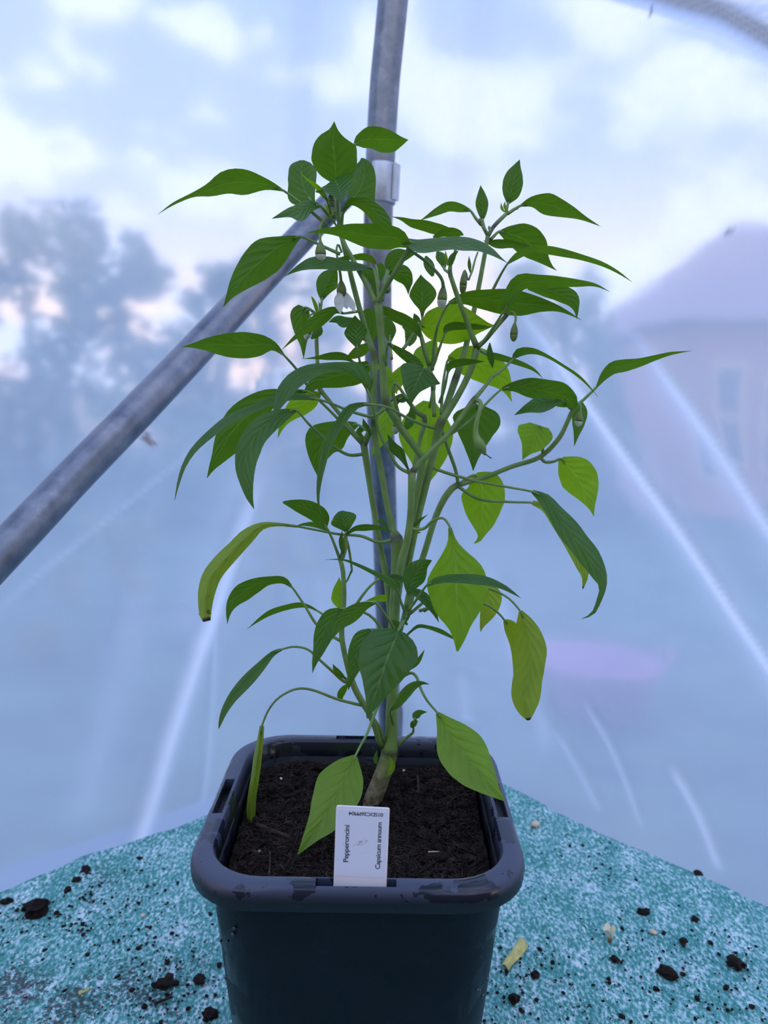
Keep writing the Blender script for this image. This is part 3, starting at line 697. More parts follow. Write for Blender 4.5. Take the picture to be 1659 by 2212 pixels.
# droplets on the pot side
rng = random.Random(21); bm = bmesh.new()
for k in range(150):
    side = rng.choice((-1, -1, 1, 1, 1, 1, 1)); z = rng.uniform(.03, .165)
    h = .072 + (.0888 - .072) * (z - .006) / .174; a = rng.uniform(-h * .9, h * .75)
    r = rng.uniform(.0006, .0017)
    if side == 0: c = Vector((rng.uniform(.0, h * .8), -h, z))
    else: c = Vector((side * h, a, z))
    ca = h - .033
    if side != 0 and c.y < -ca:      # round the corner
        ang = rng.uniform(0, math.pi / 2); c = Vector((side * (ca + .033 * math.cos(ang)), -(ca + .033 * math.sin(ang)), z))
    g = bmesh.ops.create_icosphere(bm, subdivisions=1, radius=r)
    for v in g['verts']: v.co = Vector((v.co.x, v.co.y, v.co.z * 1.25)) + c
dr = obj('droplets', bm, M['drop'], body); dr['kind'] = 'stuff'

# ------------------------------------------------------------------ compost
SB = 0.1755
def soil_h(x, y):
    v = Vector((x, y, 0))
    h = SB + 0.004 * noise.noise(v * 22 + Vector((3, 1, 0))) + 0.0070 * (0.5 - abs(noise.noise(v * 48))) + 0.0050 * (0.4 - abs(noise.noise(v * 120 + Vector((5, 2, 1))))) + 0.0024 * noise.noise(v * 300) - 0.0035
    h += 0.004 * (y / .08) * 1.0 + 0.004 * max(0, -x / .08) * max(0, (y + .02) / .08) + 0.004 * max(0, x / .08) * max(0, y / .08)
    h -= 0.006 * math.exp(-((x - .015) ** 2 + (y - .01) ** 2) / .0009)
    return h
n = 170; h = .0825
bm = bmesh.new(); gv = {}
for i in range(n + 1):
    for j in range(n + 1):
        x, y = -h + 2 * h * i / n, -h + 2 * h * j / n
        ax_, ay_ = abs(x) - (h - .031), abs(y) - (h - .031)
        if ax_ > 0 and ay_ > 0 and math.hypot(ax_, ay_) > .0315: continue
        gv[i, j] = bm.verts.new((x, y, soil_h(x, y)))
for i in range(n):
    for j in range(n):
        q = [gv.get(k) for k in ((i, j), (i + 1, j), (i + 1, j + 1), (i, j + 1))]
        if all(q): bm.faces.new(q)
soil = obj('potting_compost', bm, M['soil']); tag(soil, 'dark brown fibrous compost filling the black pot', 'compost', kind='stuff')
def soil_pt(x, y, lift=0.0):
    p = pxz(x, y, SB)
    for _ in range(4): p = pxz(x, y, soil_h(p.x, p.y))
    return Vector((p.x, p.y, soil_h(p.x, p.y) + lift))
def inside(x, y, m=.079):
    ax_, ay_ = abs(x) - (m - .03), abs(y) - (m - .03)
    return abs(x) < m and abs(y) < m and not (ax_ > 0 and ay_ > 0 and math.hypot(ax_, ay_) > .03)
rng = random.Random(8); bm = bmesh.new()
for k in range(2600):                       # crumbs
    x, y = rng.uniform(-.08, .08), rng.uniform(-.08, .08)
    if not inside(x, y): continue
    r = rng.choice((.0008, .0010, .0013, .0016, .0020, .0030)) * rng.uniform(.7, 1.2)
    lump_into(bm, Vector((x, y, soil_h(x, y) + r * .25)), r, rng, .8, 1, .9)
o = obj('crumbs', bm, M['soil'], soil); o['kind'] = 'stuff'
bm = bmesh.new()
for k in range(7500):                       # root and peat fibres
    x, y = rng.uniform(-.08, .08), rng.uniform(-.08, .08)
    if not inside(x, y): continue
    l = rng.uniform(.002, .008); a = rng.uniform(0, 6.28); cz = rng.uniform(-.4, .5)
    d = Vector((math.cos(a), math.sin(a), cz)) * l; c = Vector((x, y, soil_h(x, y) + .0008 + rng.uniform(0, .0022)))
    k_ = Vector((-d.y, d.x, rng.uniform(-.3, .6) * l)) * rng.uniform(-.35, .35)
    r = rng.uniform(.00014, .00042)
    tube_into(bm, [c - d * .5, c - d * .15 + k_ * .8, c + d * .2 + k_, c + d * .5], [r, r, r, r * .6], 3, cap=False)
o = obj('fibres', bm, M['fibre'], soil); o['kind'] = 'stuff'

def stick(name, a, b, r, label, cat, mat='twig', mid=None, off=Vector((0, 0, 0))):
    m_ = (a + b) / 2 + (mid or Vector((0, 0, .002)))
    bm = bmesh.new(); pts = path3([tuple(a), tuple(m_), tuple(b)], 5)
    tube_into(bm, rel(pts, a), [r * (1 + .15 * math.sin(k * 2.1)) * (1 - .03 * k) for k in range(len(pts))], 7)
    o = obj(name, bm, M[mat]); o.location = a; return tag(o, label, cat)
stick('twig', soil_pt(552, 1787, .0015), soil_pt(712, 1856, .0015), .0016, 'long brown twig lying on the compost left of the white label', 'twig', mid=Vector((0, 0, .0012)))
stick('twig', soil_pt(575, 1925, .0005), soil_pt(583, 1858, .006), .0008, 'thin dark twig standing in compost at the front left of the pot', 'twig', mid=Vector((.001, 0, .001)))
stick('twig', soil_pt(902, 1682, .002), soil_pt(904, 1722, .002), .0011, 'short grey-brown twig on compost right of the stem', 'twig')
stick('straw', soil_pt(925, 1847, .002), soil_pt(955, 1850, .002), .0005, 'pale straw bit on compost right of the white label', 'straw', 'straw', mid=Vector((0, 0, .0004)))
for x, y, r, lab in ((560, 1836, .0013, 'white perlite grain in the compost below the curled yellow leaf'), (607, 1687, .0013, 'white perlite grain in the compost at the back left of the pot'), (872, 1666, .0010, 'white perlite grain in the compost right of the stem')):
    bm = bmesh.new(); c = soil_pt(x, y, r * .5); lump_into(bm, Vector((0, 0, 0)), r, rng, .8, 2, .25); o = obj('perlite_grain', bm, M['perlite']); o.location = c; tag(o, lab, 'perlite')
bm = bmesh.new()
for k in range(60):
    p = Vector((rng.gauss(0, .0038), rng.gauss(0, .0018), abs(rng.gauss(0, .0014)))); d = Vector((rng.uniform(-1, 1), rng.uniform(-1, 1), rng.uniform(-.3, .5))) * .0028
    tube_into(bm, [p - d * .5, p + Vector((0, 0, .0004)), p + d * .5], [.0004, .0007, .0003], 4)
lump_into(bm, Vector((0, 0, 0)), .0036, rng, .55, 2, .5)
o = obj('bark_chip', bm, M['chip']); o.location = soil_pt(945, 1913, .002); tag(o, 'reddish bark chip on the compost by the front rim', 'bark chip')

# ------------------------------------------------------------------ white plant label in the front slot of the rim
tb_ = px(777, 1921, -.0915); tw, th, tt = .0296, .064, .0013
lab = thing('plant_label', Vector((tb_.x, -.0915, .192)), 'white plastic plant label stuck in the front rim of the black pot', 'plant label')
lab.rotation_euler = (math.radians(-2.5), math.radians(1.4), math.radians(-1.5))
TH = .0515                         # height of the plate
bm = bmesh.new()
pts = [(-tw / 2, 0)] + [(-tw / 2 + .0012 - .0012 * math.cos(a), TH - .0012 + .0012 * math.sin(a)) for a in [math.pi / 2 * k / 4 for k in range(5)]] + [(tw / 2 - .0012 + .0012 * math.sin(a), TH - .0012 + .0012 * math.cos(a)) for a in [math.pi / 2 * k / 4 for k in range(5)]] + [(tw / 2, 0)]
fr = [bm.verts.new((x, -tt / 2, z)) for x, z in pts]; bk = [bm.verts.new((x, tt / 2, z)) for x, z in pts]
bm.faces.new(fr); bm.faces.new(bk[::-1])
for k in range(len(pts)): bm.faces.new((fr[k], bk[k], bk[(k + 1) % len(pts)], fr[(k + 1) % len(pts)]))
bmesh.ops.recalc_face_normals(bm, faces=bm.faces)
plate = obj('plate', bm, M['tag'], lab, smooth=False)
bm = bmesh.new(); box_into(bm, (-.0138, -tt / 2 - .00012, .0108), (.0134, -tt / 2 + .0001, TH - .0018)); sticker = obj('sticker', bm, M['sticker'], lab, smooth=False)
def lettering(text, x, z, size, rot, length):
    cu = bpy.data.curves.new('lettering', 'FONT'); cu.body = text; cu.size = size; cu.align_x = 'CENTER'; cu.align_y = 'CENTER'; cu.extrude = .00003; cu.resolution_u = 3; cu.space_character = .93; cu.offset = size * .012
    t = bpy.data.objects.new('lettering_curve', cu); COL.objects.link(t); bpy.context.view_layer.update()
    me = bpy.data.meshes.new_from_object(t.evaluated_get(bpy.context.evaluated_depsgraph_get())); bpy.data.objects.remove(t); bpy.data.curves.remove(cu)
    ca, sa = math.cos(rot), math.sin(rot); xs = [v.co.x for v in me.vertices]; stretch = length / (max(xs) - min(xs))
    for v in me.vertices:
        X, Y_, Z_ = v.co.x * stretch, v.co.y, v.co.z
        v.co = (x + X * ca - Y_ * sa, -tt / 2 - .00017 - Z_, z + X * sa + Y_ * ca)
    me.materials.clear()
    o = obj('lettering', me, M['ink'], sticker, smooth=False); return o
lettering('Pepperoncini', -.0083, .0300, .0040, math.pi / 2, .0217)
lettering('Capsicum annuum', .0096, .0297, .0038, math.pi / 2, .0273)
lettering('01SDC26PPI04', .0018, .0478, .0029, math.pi, .0190)

# ------------------------------------------------------------------ pepper plant
AX = 0.04                          # distance line of the main stem
BASE = soil_pt(803, 1738)
plant = thing('pepper_plant', BASE, 'leafy green pepper plant with buds and white flower growing in the black pot', 'plant')
lrng = random.Random(3)

def tube_px(name, pts, mat, parent, n=None, sides=8, woody=None, nodes=()):
    """pts: (x, y, Y offset, radius in pixels)"""
    n = n or max(6, 4 * (len(pts) - 1)); P = crom(pts, n)
    V = [px(x, y, AX + o) for x, y, o, r in P]; R = [max(.2, r) * pscale(v) for v, (x, y, o, r) in zip(V, P)]
    bm = bmesh.new(); lw = bm.verts.layers.float.new('woody'); ln = bm.verts.layers.float.new('node')
    rings = tube_into(bm, rel(V, BASE), R, sides)
    for ring, (x, y, o, r) in zip(rings, P):
        for v in ring:
            v[lw] = max(0, min(1, woody(x, y))) if woody else 0
            v[ln] = max([max(0, 1 - math.hypot(x - a, y - b) / c) for a, b, c in nodes] or [0])
    return obj(name, bm, mat, parent)

def leaf(mid, Y0, Y1, top, s=(0.5, 0.5), pet=None, pY=0.0, mat='leaf', bow=0.0, cup=0.0, pr=3.9, wav=0.22):
    seed = lrng.uniform(0, 90); n = 22; k = 5
    fold = lrng.uniform(.12, .34) * (-1 if top else 1); s = (s[0] + fold, s[1] + fold)
    P = crom(mid, n); rows = []; uvs = []
    for i, (x, y, wl, wr) in enumerate(P):
        a, b = P[max(i - 1, 0)], P[min(i + 1, n)]
        tx, ty = b[0] - a[0], b[1] - a[1]; ln_ = math.hypot(tx, ty) or 1; tx /= ln_; ty /= ln_
        nx, ny = ty, -tx; u = i / n
        Y = Y0 + (Y1 - Y0) * u + bow * 4 * u * (1 - u)
        m = pscale(px(x, y, AX + Y)); row = []
        for j in range(-k, k + 1):
            t = j / k; w, sl = (wl, s[0]) if t < 0 else (wr, s[1])
            sg = 1 if t < 0 else -1       # left half lies along +n
            if i in (0, n): w = w if abs(w) > .3 else .3 * (1 if w >= 0 else -1)
            w = w * (1 + .035 * noise.noise(Vector((u * 9, seed, sg))) * (abs(t) == 1))
            q = abs(t)
            dY = sl * w * m * q + cup * abs(w) * m * q * q + wav * abs(w) * m * q * q * noise.noise(Vector((u * 4.5, seed + 7, sg * 3)))
            row.append(px(x + nx * w * q * sg, y + ny * w * q * sg, AX + Y + dY) - BASE); uvs.append((u, (t + 1) / 2))
        rows.append(row)
    verts = [p for r in rows for p in r]; W = 2 * k + 1
    faces = [(i * W + j, i * W + j + 1, (i + 1) * W + j + 1, (i + 1) * W + j) for i in range(n) for j in range(2 * k)]
    # which way the first faces look
    sgn = 0
    for f in faces:
        a, b, c = verts[f[0]], verts[f[1]], verts[f[2]]; nn = (b - a).cross(c - a); sgn += nn.dot(CAM - (a + BASE))
    if (sgn > 0) != top: faces = [f[::-1] for f in faces]
    me = bpy.data.meshes.new('leaf'); me.from_pydata([tuple(v) for v in verts], [], faces)
    ul = me.uv_layers.new(name='UVMap')
    for lp in me.loops: ul.data[lp.index].uv = uvs[lp.vertex_index]
    lf = obj('leaf', me, M[mat], plant)
    if pet:
        pts = list(pet) + [mid[0][:2]]
        if math.hypot(pts[-1][0] - pts[-2][0], pts[-1][1] - pts[-2][1]) < 3: pts.pop(-2)
        pts.append((mid[0][0] * .4 + mid[1][0] * .6, mid[0][1] * .4 + mid[1][1] * .6)); N_ = len(pts)
        # lengths drive the change of distance
        cum = [0]
        for a, b in zip(pts, pts[1:]): cum.append(cum[-1] + math.hypot(a[0] - b[0], a[1] - b[1]))
        Yb = Y0 + (Y1 - Y0) * .06
        tube_px('petiole', [(x, y, pY + (Yb - pY) * (lambda q: q * q * (3 - 2 * q))(c / cum[-1]) + (.0012 if i == N_ - 1 else 0), pr * (1 - .45 * c / cum[-1])) for i, ((x, y), c) in enumerate(zip(pts, cum))], M['stem'], lf, sides=6)
    return lf

# ---- shoots
wood = lambda x, y: (y - 1615) / 70
tube_px('stem', [(795, 1756, 0, 21), (810, 1716, 0, 19.5), (826, 1675, 0, 18.5), (838, 1640, 0, 17.5), (842, 1622, 0, 18), (845, 1600, 0, 14.5), (846, 1570, 0, 13), (847, 1540, 0, 14), (848, 1500, 0, 12), (849, 1440, 0, 12), (850, 1380, 0, 12), (852, 1320, 0, 12), (855, 1260, 0, 12), (858, 1200, 0, 13), (858, 1168, 0, 14), (851, 1150, .002, 9)], M['stem'], plant, n=48, sides=12, woody=wood, nodes=[(856, 1164, 14), (842, 1622, 9)])
nodec = lambda *a: a
tube_px('branch', [(843, 1335, .004, 6), (836, 1260, .008, 7), (822, 1185, .012, 6.5), (806, 1090, .016, 6.5), (795, 1020, .018, 7), (788, 975, .018, 7.5), (785, 955, .018, 8)], M['stem'], plant, nodes=[(785, 952, 22)])
tube_px('branch', [(786, 962, .018, 6), (768, 940, .018, 5), (742, 905, .02, 4.5), (710, 865, .022, 5), (690, 840, .024, 5.5)], M['stem'], plant, nodes=[(786, 958, 18), (690, 840, 10)])
tube_px('branch', [(787, 962, .018, 7), (796, 938, .016, 7), (808, 925, .014, 6.5)], M['stem'], plant, nodes=[(787, 962, 14)])
tube_px('branch', [(856, 1166, 0, 9), (848, 1140, .004, 7.5), (838, 1099, .006, 7), (825, 1027, .008, 7), (811, 950, .010, 7), (808, 918, .010, 7.5), (808, 880, .010, 7), (807, 830, .012, 7), (809, 780, .014, 8), (806, 760, .014, 7.5), (794, 725, .016, 6), (777, 668, .018, 6), (763, 615, .018, 6), (752, 570, .016, 5), (740, 520, .012, 5), (733, 470, .01, 5)], M['stem'], plant, n=52, nodes=[(808, 912, 16), (808, 767, 17)])
tube_px('branch', [(850, 1390, 0, 8), (857, 1290, -.006, 8), (866, 1215, -.010, 8), (880, 1165, -.012, 8), (887, 1110, -.014, 7.5), (889, 1055, -.014, 8), (890, 1020, -.014, 9)], M['stem'], plant, nodes=[(892, 1012, 14)])
tube_px('branch', [(889, 1022, -.014, 7.5), (905, 1002, -.014, 7), (935, 970, -.014, 6.5), (968, 938, -.014, 6), (1000, 896, -.012, 6), (1022, 866, -.012, 6.5), (1030, 856, -.010, 5), (1050, 832, -.008, 4), (1063, 814, -.006, 4)], M['stem'], plant, n=36, nodes=[(892, 1015, 12), (1024, 864, 10)])
tube_px('branch', [(854, 1330, .006, 7), (868, 1230, .004, 7.5), (884, 1150, .003, 8), (897, 1085, .002, 8), (908, 1030, .001, 8), (912, 992, 0, 8), (893, 962, -.002, 7.5), (868, 928, -.004, 8), (842, 885, -.006, 8.5), (832, 860, -.006, 9), (827, 800, -.006, 8), (824, 730, -.006, 8), (819, 672, -.006, 9.5), (815, 652, -.006, 9)], M['stem'], plant, n=56, nodes=[(834, 872, 14), (813, 650, 9)])
tube_px('branch', [(813, 655, -.006, 7), (799, 628, -.004, 5.5), (783, 599, -.002, 5.5), (762, 560, 0, 5.5), (745, 530, .001, 5.5), (735, 500, .002, 5.5), (731, 455, .004, 5), (729, 420, .004, 4)], M['stem'], plant, n=30)
tube_px('branch', [(815, 655, -.006, 6.5), (832, 622, -.014, 5.5), (855, 585, -.024, 6), (875, 552, -.030, 6), (886, 538, -.034, 6.5)], M['stem'], plant)
tube_px('branch', [(878, 1240, .008, 7), (890, 1175, .006, 8), (905, 1105, .006, 8.5), (920, 1045, .006, 8.5), (934, 988, .006, 8), (945, 940, .006, 9.5), (951, 915, .006, 10), (966, 892, .006, 7.5), (985, 862, .006, 7), (1005, 825, .006, 7), (1020, 790, .006, 7.5), (1029, 755, .006, 8)], M['stem'], plant, n=44, nodes=[(950, 914, 14), (1030, 748, 13)])
tube_px('branch', [(1030, 750, .006, 7), (1017, 718, .004, 6), (1004, 682, .002, 5.5), (990, 645, .001, 5.5), (978, 610, 0, 5), (972, 590, 0, 5), (973, 572, 0, 4)], M['stem'], plant, nodes=[(1030, 748, 12), (973, 590, 10)])
tube_px('branch', [(1031, 750, .006, 6), (1048, 735, .006, 5), (1068, 712, .006, 4.5), (1088, 688, .006, 5), (1096, 678, .006, 5)], M['stem'], plant, nodes=[(1050, 733, 24), (1092, 684, 20)])
tube_px('branch', [(944, 945, .02, 6), (955, 902, .026, 7), (970, 860, .030, 7.5), (983, 822, .032, 8.5), (993, 793, .034, 7.5), (1006, 750, .036, 6.5), (1022, 680, .038, 6), (1036, 610, .040, 5.5), (1047, 550, .040, 5), (1054, 508, .040, 5)], M['stem'], plant, n=40, nodes=[(984, 815, 22), (1055, 503, 16)])
tube_px('branch', [(1054, 510, .040, 5), (1066, 490, .042, 4.5), (1082, 473, .044, 4.5), (1098, 458, .046, 4)], M['stem'], plant, nodes=[(1066, 490, 26)])
tube_px('branch', [(1053, 508, .040, 4), (1045, 492, .040, 4), (1037, 478, .040, 3)], M['stem'], plant)
tube_px('branch', [(880, 1330, .012, 6), (900, 1245, .018, 6.5), (918, 1190, .022, 7), (938, 1125, .024, 7), (958, 1080, .026, 7.5), (980, 1052, .028, 7.5), (1005, 1043, .030, 6), (1050, 1030, .032, 5.5), (1105, 1008, .034, 5.5), (1165, 988, .034, 5.5), (1205, 950, .034, 5.5), (1224, 915, .034, 5), (1238, 885, .034, 5), (1262, 862, .034, 3.5), (1289, 836, .034, 3)], M['stem'], plant, n=52, nodes=[(985, 1050, 9)])
tube_px('branch', [(990, 1048, .028, 4), (984, 1015, .024, 4), (970, 975, .018, 4), (955, 930, .010, 3.5)], M['stem'], plant)
tube_px('branch', [(826, 1612, 0, 7), (819, 1600, -.004, 6.5), (809, 1567, -.008, 6.5), (797, 1540, -.010, 6.5), (771, 1496, -.012, 7), (756, 1457, -.012, 6.5), (742, 1400, -.012, 6), (738, 1360, -.012, 6), (743, 1291, -.012, 5.5), (741, 1235, -.012, 5), (735, 1210, -.012, 5)], M['stem'], plant, n=36)
tube_px('branch', [(858, 1400, -.012, 5), (864, 1365, -.020, 5.5), (874, 1326, -.026, 5.5), (881, 1295, -.030, 6.5), (884, 1275, -.032, 5)], M['stem'], plant, nodes=[])
tube_px('branch', [(830, 1600, -.002, 5), (815, 1565, -.004, 4), (798, 1540, -.010, 3.5)], M['stem'], plant)
tube_px('branch', [(938, 900, .012, 4.5), (936, 858, .016, 5), (933, 815, .018, 4.5), (926, 788, .018, 4), (918, 765, .018, 3.5)], M['stem'], plant)
tube_px('branch', [(852, 878, .020, 4), (872, 858, .022, 4), (900, 890, .024, 5), (918, 905, .024, 6), (907, 950, .022, 5), (895, 1010, .016, 5)], M['stem'], plant, nodes=[(917, 906, 12)])
tube_px('branch', [(686, 790, .026, 4), (684, 745, .028, 4.5), (684, 710, .03, 4.5), (686, 680, .03, 4)], M['stem'], plant)
tube_px('branch', [(870, 755, .02, 3.5), (885, 735, .024, 4), (900, 712, .026, 4), (905, 695, .026, 3)], M['stem'], plant)
tube_px('branch', [(1012, 605, .03, 2.5), (1020, 585, .032, 2.5), (1026, 562, .034, 2.2), (1032, 545, .036, 2)], M['stem'], plant)

